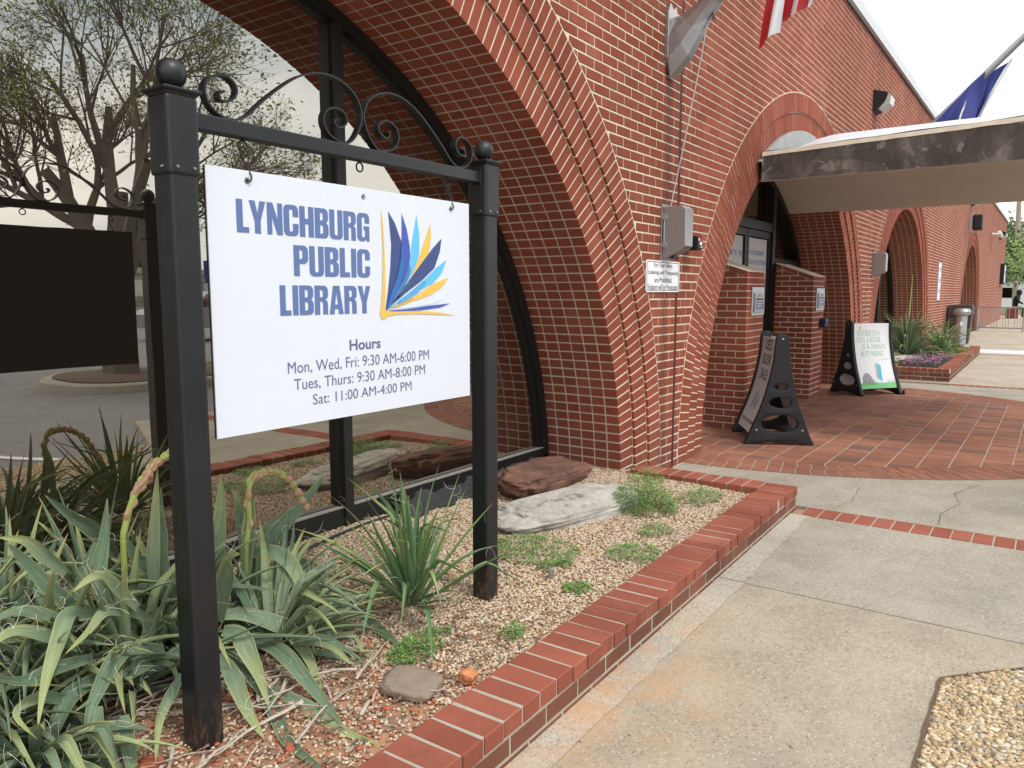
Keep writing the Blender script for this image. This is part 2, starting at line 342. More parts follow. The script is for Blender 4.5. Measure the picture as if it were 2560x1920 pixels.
def leaf_mat(name, c0, c1, tipc=(.42, .30, .14), marg=(.50, .50, .16)):
    m, nt, b = newmat(name); t = attr(nt, 'along'); e_ = attr(nt, 'edge')
    oi = N(nt, 'ShaderNodeObjectInfo'); co = coords(nt)
    c = mixc(nt, oi.outputs['Random'], c0, c1)
    c = mixc(nt, math_(nt, 'MULTIPLY', noise_(nt, co, 22, 4), .55), c, tuple(x * .55 for x in c0))
    yel = math_(nt, 'MULTIPLY', ramp(nt, t, [(.35, 0), (1, 1)]), math_(nt, 'GREATER_THAN', oi.outputs['Random'], .45))
    c = mixc(nt, math_(nt, 'MULTIPLY', yel, .6), c, marg)
    c = mixc(nt, math_(nt, 'MULTIPLY', ramp(nt, e_, [(.86, 0), (.99, 1)]), .55), c, marg)
    c = mixc(nt, ramp(nt, t, [(.93, 0), (.97, 1)]), c, tipc)
    ac = attr(nt, 'across'); cv = N(nt, 'ShaderNodeCombineXYZ'); L(nt, math_(nt, 'MULTIPLY', ac, 5.0), cv.inputs[0]); L(nt, math_(nt, 'MULTIPLY', t, 1.4), cv.inputs[1]); L(nt, math_(nt, 'MULTIPLY', oi.outputs['Random'], 90.0), cv.inputs[2])
    st = noise_(nt, cv.outputs[0], 2.2, 5, .7); c = mixc(nt, ramp(nt, st, [(.35, .55), (.5, 0)]), c, tuple(x * .42 for x in c0)); c = mixc(nt, ramp(nt, st, [(.52, 0), (.68, .45)]), c, tuple(min(1, x * 1.4) for x in c1))
    spt = noise_(nt, co, 130, 2); c = mixc(nt, math_(nt, 'MULTIPLY', ramp(nt, spt, [(.70, 0), (.74, .8)]), ramp(nt, t, [(.3, 0), (.8, 1)])), c, (.16, .09, .04))
    L(nt, c, b.inputs['Base Color']); b.inputs['Roughness'].default_value = .6; b.inputs['Specular IOR Level'].default_value = .22
    bump(nt, b, st, .5, .002); return m
M['yucca'] = leaf_mat('glaucous_yucca_leaf', (.115, .185, .115), (.27, .355, .22))
M['yucca2'] = leaf_mat('green_yucca_leaf', (.11, .22, .10), (.22, .35, .15))
M['dead_leaf'] = simple('dead_tan_leaf', (.46, .40, .33), .85, 0, .4, 30)
M['weed'] = simple('weed_green', (.15, .29, .07), .6, 0, .4, 40)
M['weed_flower'] = simple('weed_yellow_flower', (.6, .55, .05), .6)
M['stalk'] = simple('flower_stalk_green', (.38, .45, .12), .5, 0, .25, 40)
M['bud'] = simple('flower_bud_pink', (.52, .31, .20), .55, 0, .4, 60)
M['bark'] = simple('tree_bark', (.17, .145, .12), .95, 0, .3, 12, .8, 40)
M['wood_pole'] = simple('weathered_pole_wood', (.34, .27, .21), .9, 0, .25, 5)
M['foliage_spring'] = simple('spring_foliage', (.27, .34, .08), .7, 0, .35, 1.5)
M['foliage'] = simple('tree_foliage', (.075, .14, .04), .7, 0, .5, 1.0)
M['red_rock'] = None; M['grey_rock_nat'] = None
def rock_mat(name, stops, sc):
    m, nt, b = newmat(name); co = coords(nt, (1, 1, 1.6)); n = noise_(nt, co, sc, 9, .72, .3)
    c = ramp(nt, n, stops); L(nt, c, b.inputs['Base Color']); b.inputs['Roughness'].default_value = .85; bump(nt, b, noise_(nt, coords(nt, (1, 1, 4)), 14, 9, .75), 1.0, .03); return m
M['red_rock'] = rock_mat('rusty_red_rock', [(.3, (.08, .042, .032)), (.47, (.19, .090, .064)), (.6, (.27, .125, .08)), (.72, (.42, .20, .10))], 4)
M['grey_rock_nat'] = rock_mat('pale_grey_rock', [(.34, (.20, .18, .155)), (.42, (.46, .43, .38)), (.60, (.64, .61, .54)), (.75, (.72, .66, .55))], 7)
M['brown_plastic'] = simple('brown_bin_plastic', (.06, .05, .045), .6)
M['siding'] = simple('white_siding', (.7, .7, .68), .8); M['roof_grey'] = simple('grey_roof_shingle', (.16, .15, .14), .9)
M['beige_wall'] = simple('beige_wall', (.45, .42, .37), .9); M['cloth_black'] = simple('black_cloth', (.012, .012, .014), .9)
M['skin'] = simple('skin', (.30, .17, .11), .6); M['denim'] = simple('dark_trousers', (.02, .02, .028), .9)
M['car_paint'] = simple('silver_car_paint', (.35, .36, .38), .3, .5, .02)
M['grassy'] = simple('verge_grass', (.10, .15, .05), .95, 0, .3, 5)
M['netting'] = simple('black_netting', (.03, .03, .032), .8)
SCROLL =[(1.3315, 1.9459), (1.3226, 1.9463), (1.3137, 1.9357), (1.3173, 1.9231), (1.3329, 1.9217), (1.3518, 1.9276), (1.3659, 1.9417), (1.3706, 1.9607), (1.3596, 1.9786), (1.3363, 1.9891), (1.3101, 1.9864), (1.2865, 1.9738), (1.273, 1.9557), (1.2708, 1.9335), (1.2805, 1.9071), (1.3025, 1.887), (1.3359, 1.8766), (1.3682, 1.8787), (1.402, 1.8962), (1.4492, 1.9397), (1.51, 1.9895), (1.573, 2.034), (1.6248, 2.0585), (1.6779, 2.0718), (1.7324, 2.0712), (1.7813, 2.056), (1.8169, 2.0319), (1.8381, 1.999), (1.8432, 1.968), (1.8284, 1.9281), (1.8051, 1.895), (1.7753, 1.8772), (1.7397, 1.8795), (1.7052, 1.8921), (1.6855, 1.9144), (1.681, 1.939), (1.6906, 1.9611), (1.7152, 1.9759), (1.7431, 1.9785), (1.7676, 1.9675), (1.7778, 1.9511), (1.7701, 1.934), (1.7483, 1.9225), (1.7307, 1.9247), (1.7242, 1.9365), (1.7335, 1.9443)]
LOGO={
 'spineV':[(1.9213, 1.6904), (1.93, 1.6361), (1.9359, 1.5401), (1.9377, 1.4183), (1.933, 1.3415), (1.9214, 1.3295), (1.9086, 1.3328), (1.9132, 1.345), (1.9222, 1.4182), (1.9273, 1.5397), (1.924, 1.6357)],
 'spineH':[(1.9086, 1.3328), (1.9218, 1.3417), (1.9565, 1.3349), (2.0379, 1.3352), (2.1528, 1.3324), (2.2338, 1.3261), (2.3164, 1.314), (2.2233, 1.3189), (2.0847, 1.3253), (1.983, 1.325), (1.9429, 1.3197), (1.9295, 1.309), (1.9141, 1.3131)],
 'p1':[(1.9356, 1.3384), (1.9496, 1.4061), (1.9632, 1.4861), (1.9697, 1.566), (1.957, 1.6803), (1.991, 1.6405), (2.0209, 1.5809), (2.0314, 1.5254), (2.0246, 1.469), (1.9987, 1.4124), (1.9663, 1.3689)],
 'p2':[(1.9356, 1.3384), (1.9598, 1.3937), (1.9953, 1.4559), (2.0149, 1.5186), (2.0221, 1.5934), (2.0242, 1.6786), (2.0494, 1.6261), (2.0646, 1.5644), (2.0652, 1.5078), (2.0499, 1.4505), (2.0026, 1.3874)],
 'p3':[(1.9356, 1.3384), (1.9847, 1.3937), (2.0313, 1.444), (2.0605, 1.5076), (2.0763, 1.5839), (2.1019, 1.6788), (2.1147, 1.6114), (2.1143, 1.5477), (2.0979, 1.496), (2.0592, 1.4507), (1.9935, 1.3874)],
 'p4':[(1.9356, 1.3384), (2.0027, 1.3936), (2.0687, 1.4572), (2.108, 1.5219), (2.1431, 1.5875), (2.1758, 1.6526), (2.1788, 1.6024), (2.1669, 1.5499), (2.1266, 1.4904), (2.0683, 1.4381)],
 'p5':[(1.9356, 1.3384), (1.9844, 1.3812), (2.0496, 1.4379), (2.127, 1.5097), (2.1871, 1.5638), (2.2384, 1.6025), (2.2273, 1.5525), (2.1958, 1.4922), (2.1257, 1.4452), (2.0394, 1.3999), (1.975, 1.3626)],
 'p6':[(1.9356, 1.3384), (1.9931, 1.3687), (2.0675, 1.4063), (2.1453, 1.452), (2.2059, 1.4925), (2.2641, 1.5241), (2.2362, 1.4733), (2.1847, 1.4361), (2.0863, 1.3999), (1.9929, 1.3624)],
 'p7':[(1.9356, 1.3384), (1.9928, 1.3574), (2.086, 1.3871), (2.1846, 1.4328), (2.2778, 1.4593), (2.2354, 1.4199), (2.1739, 1.3933), (2.0857, 1.371), (2.0017, 1.3529)],
 'p8':[(1.9356, 1.3384), (2.0201, 1.3589), (2.1145, 1.374), (2.2144, 1.3999), (2.2876, 1.4101), (2.245, 1.3764), (2.1833, 1.3603), (2.0852, 1.3498), (2.0015, 1.3447)],
 'p9':[(1.9356, 1.3384), (2.0381, 1.3428), (2.1532, 1.3527), (2.2848, 1.3605), (2.2238, 1.3451), (2.1137, 1.337), (2.0103, 1.3351)],
}
STALKS ={'s1': [(1.211, 2.35, 0.644), (1.242, 2.35, 0.737), (1.27, 2.35, 0.781), (1.314, 2.35, 0.838), (1.381, 2.35, 0.879)], 's2': [(1.656, 2.35, 0.489), (1.674, 2.35, 0.58), (1.674, 2.35, 0.679), (1.705, 2.35, 0.731), (1.783, 2.35, 0.736), (1.863, 2.35, 0.682), (1.925, 2.35, 0.581)]}
HERO= [([(1.673, 2.35, 0.447), (1.692, 2.284, 0.475), (1.727, 2.218, 0.441), (1.73, 2.152, 0.372), (1.706, 2.086, 0.28), (1.679, 2.02, 0.146)], 0.034), ([(1.899, 2.4, 0.335), (1.935, 2.35, 0.326), (1.945, 2.3, 0.243), (1.954, 2.25, 0.161), (1.889, 2.116, 0.13)], 0.034), ([(1.502, 2.3, 0.291), (1.553, 2.233, 0.29), (1.621, 2.167, 0.258), (1.642, 2.1, 0.227), (1.652, 2.033, 0.161), (1.584, 1.888, 0.13), (1.504, 1.744, 0.13)], 0.037), ([(1.542, 2.25, 0.196), (1.558, 2.123, 0.213), (1.54, 1.997, 0.208), (1.516, 1.87, 0.18), (1.486, 1.743, 0.146), (1.45, 1.617, 0.135)], 0.033), ([(1.414, 2.15, 0.307), (1.427, 2.092, 0.302), (1.425, 2.035, 0.259), (1.422, 1.978, 0.196), (1.395, 1.898, 0.13)], 0.037), ([(1.361, 2.1, 0.259), (1.335, 1.989, 0.237), (1.306, 1.877, 0.171), (1.276, 1.766, 0.135)], 0.031), ([(1.404, 2.1, 0.226), (1.422, 1.98, 0.158), (1.381, 1.853, 0.13), (1.317, 1.721, 0.13), (1.29, 1.612, 0.13), (1.28, 1.501, 0.135)], 0.027), ([(1.475, 2.019, 0.13), (1.466, 1.865, 0.13), (1.454, 1.728, 0.13), (1.439, 1.606, 0.13), (1.449, 1.472, 0.135)], 0.028), ([(2.028, 2.4, 0.165), (2.06, 2.226, 0.13), (1.993, 2.035, 0.13), (1.935, 1.861, 0.13)], 0.04), ([(1.432, 2.2, 0.318), (1.411, 2.133, 0.469), (1.394, 2.067, 0.569), (1.388, 2.0, 0.606)], 0.034), ([(1.245, 2.25, 0.38), (1.123, 2.2, 0.461), (1.041, 2.15, 0.499), (0.973, 2.1, 0.485), (0.89, 2.05, 0.462)], 0.021), ([(1.096, 2.25, 0.454), (1.011, 2.2, 0.497), (0.947, 2.15, 0.523), (0.899, 2.1, 0.5), (0.851, 2.05, 0.448), (0.805, 2.0, 0.4), (0.771, 1.95, 0.352)], 0.028), ([(1.24, 2.2, 0.294), (1.16, 2.169, 0.341), (1.085, 2.138, 0.373), (1.029, 2.106, 0.357), (0.974, 2.075, 0.313), (0.931, 2.044, 0.26), (0.902, 2.013, 0.135)], 0.033), ([(0.936, 2.0, 0.316), (0.921, 1.987, 0.266), (0.92, 1.973, 0.221), (0.928, 1.96, 0.135)], 0.027), ([(1.036, 2.15, 0.315), (0.978, 2.145, 0.315), (0.933, 2.139, 0.298), (0.899, 2.134, 0.258), (0.864, 2.128, 0.194), (0.825, 2.123, 0.135)], 0.031), ([(1.009, 2.2, 0.271), (0.942, 2.16, 0.287), (0.859, 2.12, 0.338), (0.79, 2.08, 0.358), (0.765, 2.04, 0.347), (0.788, 2.0, 0.297)], 0.019), ([(1.235, 2.1, 0.246), (1.159, 2.034, 0.243), (1.084, 1.967, 0.213), (1.028, 1.901, 0.135)], 0.02), ([(1.209, 2.2, 0.27), (1.147, 2.163, 0.285), (1.074, 2.125, 0.3), (0.997, 2.087, 0.298), (0.903, 2.05, 0.303)], 0.027), ([(1.209, 2.4, 0.569), (1.135, 2.367, 0.668), (1.059, 2.333, 0.748), (0.971, 2.3, 0.833)], 0.029), ([(1.135, 2.3, 0.443), (1.116, 2.317, 0.543), (1.141, 2.333, 0.644), (1.164, 2.35, 0.769)], 0.03), ([(1.331, 2.4, 0.381), (1.332, 2.4, 0.519), (1.352, 2.4, 0.681), (1.366, 2.4, 0.821)], 0.025), ([(1.362, 2.4, 0.37), (1.362, 2.4, 0.572), (1.363, 2.4, 0.663), (1.372, 2.4, 0.752)], 0.025), ([(1.58, 2.4, 0.297), (1.574, 2.4, 0.465), (1.587, 2.4, 0.625), (1.595, 2.4, 0.753)], 0.035), ([(1.685, 2.4, 0.348), (1.676, 2.4, 0.554), (1.657, 2.4, 0.65), (1.639, 2.4, 0.696)], 0.028), ([(1.65, 2.35, 0.37), (1.666, 2.35, 0.515), (1.683, 2.35, 0.628), (1.685, 2.35, 0.71)], 0.031), ([(1.65, 2.45, 0.279), (1.83, 2.467, 0.468), (1.986, 2.483, 0.517), (2.175, 2.5, 0.65)], 0.033), ([(1.635, 2.4, 0.295), (1.823, 2.417, 0.461), (1.979, 2.433, 0.546), (2.125, 2.45, 0.652)], 0.037), ([(1.164, 2.2, 0.457), (1.097, 2.167, 0.542), (1.022, 2.133, 0.613), (0.94, 2.1, 0.603)], 0.027), ([(1.407, 2.45, 0.343), (1.359, 2.467, 0.466), (1.324, 2.483, 0.504), (1.293, 2.5, 0.602)], 0.033), ([(1.086, 2.3, 0.418), (0.981, 2.3, 0.542), (0.918, 2.3, 0.647), (0.867, 2.3, 0.725)], 0.027), ([(0.979, 2.2, 0.476), (0.889, 2.183, 0.544), (0.82, 2.167, 0.579), (0.761, 2.15, 0.568)], 0.025), ([(0.986, 2.2, 0.401), (0.889, 2.167, 0.486), (0.803, 2.133, 0.533), (0.729, 2.1, 0.524)], 0.027), ([(1.059, 2.4, 0.557), (1.001, 2.4, 0.629), (0.951, 2.4, 0.683), (0.878, 2.4, 0.716)], 0.025), ([(1.003, 2.15, 0.382), (0.882, 2.1, 0.414), (0.793, 2.05, 0.437), (0.699, 2.0, 0.498)], 0.024), ([(1.004, 2.0, 0.259), (0.987, 1.96, 0.23), (0.977, 1.92, 0.13), (0.962, 1.88, 0.135)], 0.022)]
# ------------------------------------------------------------ ground
YF = 2.449; COURSE = .0677; BLEN = .206; RIN = 3.0; RR = [3.0, 3.2, 3.4, 3.6]; YR = [2.485, 2.467, YF]; YG = 3.12
ARCH = [1.88, 9.42, 16.85, 30.75]; TOPZ = 75 * COURSE; XEND = 48.9
def flat(name, pts, z, m, par=None, thick=0):
    mb = MB()
    if thick: mb.prism(pts, lambda u, v, h: (u, v, h), z, z - thick)
    else: mb.add([(p[0], p[1], z) for p in pts], [tuple(range(len(pts)))])
    return mb.build(name, m, par)
tag(flat('ground', [(-300, -300), (400, -300), (400, 300), (-300, 300)], -.03, M['asphalt']), kind='structure')
walk = empty('sidewalk', (5, 1, 0)); tag(walk, kind='structure')
flat('slab_bed', [(-3, -.52), (3.8, -.52), (4.4, -1.9), (60, -1.9), (60, 3.2), (-3, 3.2)], -.022, M['soil'], walk)
flat('sidewalk_slab', [(-3, -.5), (3.586, -.5), (3.586, 1.40), (-3, 1.40)], 0, M['concrete'], walk, .05)
rg_ = random.Random(4)
def rough_edge(x0, x1, a, b): return [(x0 + (x1 - x0) * i / 60, a + (b - a) * i / 60 + rg_.uniform(-.008, .008) + .012 * noise.noise(Vector((x0 + (x1 - x0) * i / 9, 0, 0)))) for i in range(61)]
flat('edge_strip', rough_edge(-3, 3.588, 1.106, 1.150) + [(3.588, 1.40), (-3, 1.40)], .003, M['exposed'], walk)
flat('sidewalk_slab', [(3.596, -.5), (3.8, -.5), (4.4, -1.85), (4.935, -1.85), (4.935, 1.40), (3.594, 1.40)], 0, M['concrete2'], walk, .05)
flat('edge_strip', rough_edge(3.594, 4.935, 1.156, 1.19) + [(4.935, 1.40), (3.594, 1.40)], .003, M['exposed'], walk)
flat('sidewalk_slab', [(5.155, -1.85), (13.36, -1.85), (13.36, 3.2), (5.155, 3.2)], 0, M['concrete2'], walk, .05)
flat('sidewalk_slab', [(13.60, -1.85), (20.45, -1.85), (20.45, 3.2), (13.60, 3.2)], 0, M['concrete_far'], walk, .05)
flat('sidewalk_slab', [(20.68, -1.85), (21.1, -1.85), (21.1, 3.2), (20.68, 3.2)], 0, M['concrete_far'], walk, .05)
flat('pale_ramp_strip', [(21.11, -1.85), (22.4, -1.85), (22.4, 2.5), (21.11, 2.5)], .006, simple('pale_metal_strip', (.60, .62, .64), .6), walk, .05)
flat('sidewalk_slab', [(22.41, -1.85), (36, -1.85), (36, 2.46), (22.41, 2.46)], 0, M['concrete_far'], walk, .05)
flat('sidewalk_slab', [(36.01, -1.85), (60, -1.85), (60, 2.46), (36.01, 2.46)], 0, M['concrete_far'], walk, .05)
# brick bands crossing the walk
def band(x0, x1, name):
    bm_ = empty(name, (x0, 0, 0)); tag(bm_, kind='structure')
    flat('mortar_bed', [(x0 - .004, -1.85), (x1 + .004, -1.85), (x1 + .004, 1.25), (x0 - .004, 1.25)], -.002, M['mortar_grey'], bm_)
    y = 1.245
    while y > -1.8:
        mb = MB(); mb.prism([(x0, y - .096), (x1, y - .096), (x1, y), (x0, y)], lambda u, v, h: (u, v, h), .0015 + random.uniform(-.001, .0015), -.01, random.uniform(.35, .95), .003)
        mb.build('brick', M['cap_brick'], bm_); y -= .1045
band(4.943, 5.147, 'brick_band'); band(13.37, 13.59, 'brick_band'); band(20.46, 20.67, 'brick_band')
# round brick patio in front of the entrance
PC = (9.30, 2.45); patio = empty('brick_patio', (PC[0], 1, 0)); tag(patio, kind='structure')
mb = MB(); n = 96
mb.add([(PC[0] + 3.352 * math.cos(2 * math.pi * k / n), min(PC[1] + 3.352 * math.sin(2 * math.pi * k / n), 3.3), .003) for k in range(n)], [tuple(range(n))]); mb.build('mortar_bed', M['mortar_grey'], patio)
def clip(poly, nx, ny, d):
    """keep the side where x*nx + y*ny >= d"""
    out = []
    for i in range(len(poly)):
        a, b = poly[i], poly[(i + 1) % len(poly)]; da = a[0] * nx + a[1] * ny - d; db = b[0] * nx + b[1] * ny - d
        if da >= 0: out.append(a)
        if (da >= 0) != (db >= 0):
            t = da / (da - db); out.append((a[0] + (b[0] - a[0]) * t, a[1] + (b[1] - a[1]) * t))
    return out
def area(p): return abs(sum(p[i][0] * p[(i + 1) % len(p)][1] - p[(i + 1) % len(p)][0] * p[i][1] for i in range(len(p)))) / 2 if len(p) > 2 else 0
pieces = []
row = -8
for row in range(-9, 10):
    y1 = 1.255 + row * .2105; y0 = y1 - .2
    if y0 > 3.1: continue
    x = PC[0] - 3.2 + random.uniform(-.09, 0)
    while x < PC[0] + 3.2:
        p = [(x, y0), (x + .0995, y0), (x + .0995, y1), (x, y1)]
        cx, cy = x + .05 - PC[0], (y0 + y1) / 2 - PC[1]; r = math.hypot(cx, cy)
        if r > 2.8:
            p = clip(p, -cx / r, -cy / r, -(PC[0] * cx / r + PC[1] * cy / r) - 2.945)
        if y1 > 3.15: p = clip(p, 0, -1, -3.15)
        if area(p) > .0012:
            q = random.random(); tint = .08 * random.random() if q < .13 else (.85 + .15 * random.random() if q < .24 else random.uniform(.38, .75))
            pieces.append((p, tint))
        x += .1022
for r0, r1, ph in ((2.955, 3.145, 0), (3.153, 3.348, .4)):
    cnt = int(2 * math.pi * (r0 + r1) / 2 / .109)
    for k in range(cnt):
        a0 = 2 * math.pi * (k + ph) / cnt; a1 = a0 + 2 * math.pi / cnt - .008 / r0
        p = [(PC[0] + r * math.cos(a), PC[1] + r * math.sin(a)) for r, a in ((r0, a0), (r1, a0), (r1, a1), (r0, a1))]
        if max(q[1] for q in p) < 3.1: pieces.append((p, random.uniform(.35, .68)))
def mapXY(u, v, h): return (u, v, h)
def split(pieces, make, name, m, par, nmax=300, stuffname=None, key=lambda p: 0, fr=.98):
    """the nmax pieces that show largest become single parts, the rest one part"""
    sc = []
    for i, pc in enumerate(pieces):
        c = key(pc); sc.append((cam_dist(c) if in_view(c, fr) else 1e3 + cam_dist(c), i))
    sc.sort(); near = [i for d, i in sc[:nmax] if d < 1e3]; ns = set(near)
    for i in near: mb = MB(); make(mb, pieces[i], True); mb.build(name, m, par)
    mb = MB()
    for i, pc in enumerate(pieces):
        if i not in ns: make(mb, pc, False)
    if mb.f: tag(mb.build(stuffname or name + '_work', m, par), kind='stuff')
def mk_pav(mb, pc, near):
    h = .0075 + random.uniform(-.0012, .0012); mb.prism(pc[0], mapXY, h, 0, pc[1], .003 if near else 0)
split(pieces, mk_pav, 'paver_brick', M['paver'], patio, 300, 'paver_brickwork', lambda pc: (sum(q[0] for q in pc[0]) / len(pc[0]), sum(q[1] for q in pc[0]) / len(pc[0]), 0))
# exposed aggregate panel with its dirt-filled joint
AG = [(-3, .215), (3.075, .25), (3.36, -.02), (3.74, -.49), (-3, -.49)]
ag = flat('aggregate_panel', AG, .003, M['aggbed']); tag(ag, kind='structure')
def strip(pts, wd, z, m, name, par=None, jit=.2):
    mb = MB(); vs = []
    for i, p in enumerate(pts):
        a = Vector(pts[max(i - 1, 0)]); b = Vector(pts[min(i + 1, len(pts) - 1)]); t = (b - a).normalized(); nn = Vector((-t.y, t.x)); ww = wd / 2 * (1 + random.uniform(-jit, jit))
        vs += [(p[0] + nn.x * ww, p[1] + nn.y * ww, z), (p[0] - nn.x * ww, p[1] - nn.y * ww, z)]
    mb.add(vs, [(2 * i, 2 * i + 1, 2 * i + 3, 2 * i + 2) for i in range(len(pts) - 1)]); return mb.build(name, m, par)
def dense(pts, step, jit=0):
    out = []
    for a, b in zip(pts[:-1], pts[1:]):
        k = max(1, int(math.dist(a, b) / step))
        out += [(a[0] + (b[0] - a[0]) * i / k + random.uniform(-jit, jit), a[1] + (b[1] - a[1]) * i / k + random.uniform(-jit, jit)) for i in range(k)]
    return out + [pts[-1]]
strip(dense([(-3, .222), (3.08, .258), (3.365, -.012), (3.745, -.485)], .03, .0012), .012, .0055, simple('dirt_joint', (.13, .085, .05), 1.0, 0, .5, 80), 'dirt_joint', walk, .35)
crk = simple('crack_dark', (.07, .06, .05), 1)
def crack(pts, wd=.0035): strip(dense(pts, .02, .007), wd, .0018, crk, 'crack', walk, .7)
crack([(5.2, .50), (5.5, .52), (5.8, .44), (6.1, .50), (6.5, .38)]); crack([(5.16, 1.12), (5.5, 1.05), (5.9, 1.08)], .0025)
crack([(13.2, 1.1), (12.95, 1.05), (12.7, .92)], .006)
def scatter(name, region, count, smin, smax, m, zf, sparse=None, seed=3, cat=None, flatz=.55, tfun=None):
    rg = np.random.default_rng(seed)
    bm = bmesh.new(); bmesh.ops.create_icosphere(bm, subdivisions=1, radius=1); tv = np.array([v.co[:] for v in bm.verts]); tf = np.array([[v.index for v in f.verts] for f in bm.faces]); bm.free()
    (x0, y0), (x1, y1) = region
    P = np.c_[rg.uniform(x0, x1, count), rg.uniform(y0, y1, count)]
    if sparse is not None: P = P[np.array([sparse(p[0], p[1], rg.random()) for p in P])]
    k = len(P); s = rg.uniform(smin, smax, (k, 1)) * np.c_[rg.uniform(.75, 1.35, k), rg.uniform(.7, 1.0, k), rg.uniform(flatz * .8, flatz * 1.3, k)]
    a = rg.uniform(0, 2 * np.pi, k); tl = rg.normal(0, .35, k)
    V = tv[None] * s[:, None]; V = V * (1 + rg.normal(0, .09, (k, len(tv), 1)))
    x = V[..., 0] * np.cos(tl)[:, None] - V[..., 2] * np.sin(tl)[:, None]; z = V[..., 0] * np.sin(tl)[:, None] + V[..., 2] * np.cos(tl)[:, None]; y = V[..., 1]
    X = x * np.cos(a)[:, None] - y * np.sin(a)[:, None] + P[:, :1]; Y = x * np.sin(a)[:, None] + y * np.cos(a)[:, None] + P[:, 1:]
    Z = z + (np.array([zf(p[0], p[1]) for p in P]) + s[:, 2] * rg.uniform(-.1, .8, k))[:, None]
    co = np.stack([X, Y, Z], -1).reshape(-1, 3); F = (tf[None] + (np.arange(k) * len(tv))[:, None, None]).reshape(-1, 3)
    me = bpy.data.meshes.new(name); me.vertices.add(len(co)); me.vertices.foreach_set('co', co.astype(np.float32).ravel())
    me.loops.add(F.size); me.loops.foreach_set('vertex_index', F.astype(np.int32).ravel()); me.polygons.add(len(F)); me.polygons.foreach_set('loop_start', np.arange(0, F.size, 3, dtype=np.int32)); me.update()
    me.validate()
    tt = rg.random(k) if tfun is None else np.array([tfun(p[0], p[1], rg.random()) for p in P])
    at = me.attributes.new('tint', 'FLOAT', 'FACE'); at.data.foreach_set('value', np.repeat(tt, len(tf)).astype(np.float32))
    me.polygons.foreach_set('use_smooth', np.ones(len(F), bool)); me.materials.append(m)
    o = bpy.data.objects.new(name, me); C.objects.link(o); return o
def in_poly(x, y, P):
    c = False
    for i in range(len(P)):
        x0, y0 = P[i]; x1, y1 = P[i - 1]
        if (y0 > y) != (y1 > y) and x < (x1 - x0) * (y - y0) / (y1 - y0) + x0: c = not c
    return c
o = scatter('exposed_pebbles', ((1.6, -.49), (3.7, .25)), 12500, .007, .014, M['agg'], lambda x, y: .0035, lambda x, y, r: in_poly(x - .008, y + .004, AG), 5, flatz=.35)
tag(o, 'yellow tan pebbles set in the exposed aggregate panel', 'pebbles', kind='stuff')
# loose pebbles lying on the walk
for i, (x, y, s) in enumerate([(2.10, 1.02, .007), (2.72, .78, .006), (3.0, .95, .004), (2.33, .58, .007), (4.4, 1.0, .006), (2.0, .86, .004), (3.3, .62, .006), (1.98, 1.13, .008)]):
    mb = MB(); mb.lathe((x, y, 0), [(s * .6, 0), (s, s * .4), (s * .7, s * .9), (s * .2, s)], 7, .95)
    o = mb.build('pebble', M['gravel'], smooth=True); tag(o, ['dark pebble on the stained walk a hand from the edging', 'small pebble on the walk midway between edging and aggregate panel', 'tiny pebble on the walk just short of the control joint', 'pebble on the near walk closest to the aggregate panel', 'pebble on the grey slab beyond the control joint', 'tiny pebble nearest the bottom of the walk', 'pebble beside the control joint, farthest from the edging', 'pebble lying on the rough strip against the brick edging'][i], 'pebble', 'loose pebbles on the sidewalk')
# ------------------------------------------------------------ library building
lib = empty('library_building', (24, 2.45, 0)); tag(lib, 'long red brick library with round arched windows and pale metal coping', 'building')
JX = [5.71, 13.08, 20.6, 27.9, 34.9, 42.0]
wall = MB(); xs = [-2.0]
while xs[-1] < XEND: xs.append(min(XEND, xs[-1] + .05))
def zb(x):
    z = 0
    for c in ARCH:
        if abs(x - c) < 3.604: z = max(z, math.sqrt(3.604 ** 2 - (x - c) ** 2))
    return z
xs2 = sorted(set(xs + [c + s * q for c in ARCH for s in (-1, 1) for q in (3.604, 3.60, 3.59, 3.57)])); ZB = [zb(x) for x in xs2]
vs = []; fs = []
for x, z in zip(xs2, ZB): vs += [(x, YF + .003, z), (x, YF + .003, TOPZ)]
fs = [(2 * i, 2 * i + 2, 2 * i + 3, 2 * i + 1) for i in range(len(xs2) - 1)]; wall.add(vs, fs)
wall_o = wall.build('wall', M['mortar'], lib)
def mapXZ(u, v, h): return (u, h, v)
bricks = []
bounds = [-2.0] + JX + [XEND]
for row in range(75):
    z0 = row * COURSE + .0055; z1 = z0 + COURSE - .0115
    for k in range(len(bounds) - 1):
        xa, xb = bounds[k] + (.020 if k else 0), bounds[k + 1] - .020
        x = 5.70 + math.floor((xa - 5.70) / BLEN) * BLEN + (BLEN / 2 if row % 2 else 0) - BLEN
        while x < xb:
            a, b = max(x + .0048, xa), min(x + BLEN - .0048, xb); x += BLEN
            if b - a < .015: continue
            p = [(a, z0), (b, z0), (b, z1), (a, z1)]
            skip = False
            for c in ARCH:
                if a > c + 3.65 or b < c - 3.65: continue
                ds = [math.hypot(q[0] - c, q[1]) for q in p]
                if max(ds) < 3.612: skip = True; break
                if min(ds) < 3.612:
                    cx, cz = (a + b) / 2 - c, (z0 + z1) / 2; r = math.hypot(cx, cz); p = clip(p, cx / r, cz / r, c * cx / r + 3.608)
            if skip or area(p) < .0006: continue
            bricks.append((p, random.gauss(.5, .28)))
def mk_brick(mb, pc, near):
    j = random.uniform(-.0008, .0008); mb.prism(pc[0], mapXZ, YF + j, YF + .008, min(1, max(0.01, pc[1])), .0022 if near else 0)
split(bricks, mk_brick, 'brick', M['brick'], wall_o, 300, 'brickwork', lambda pc: (sum(q[0] for q in pc[0]) / len(pc[0]), YF, sum(q[1] for q in pc[0]) / len(pc[0])))
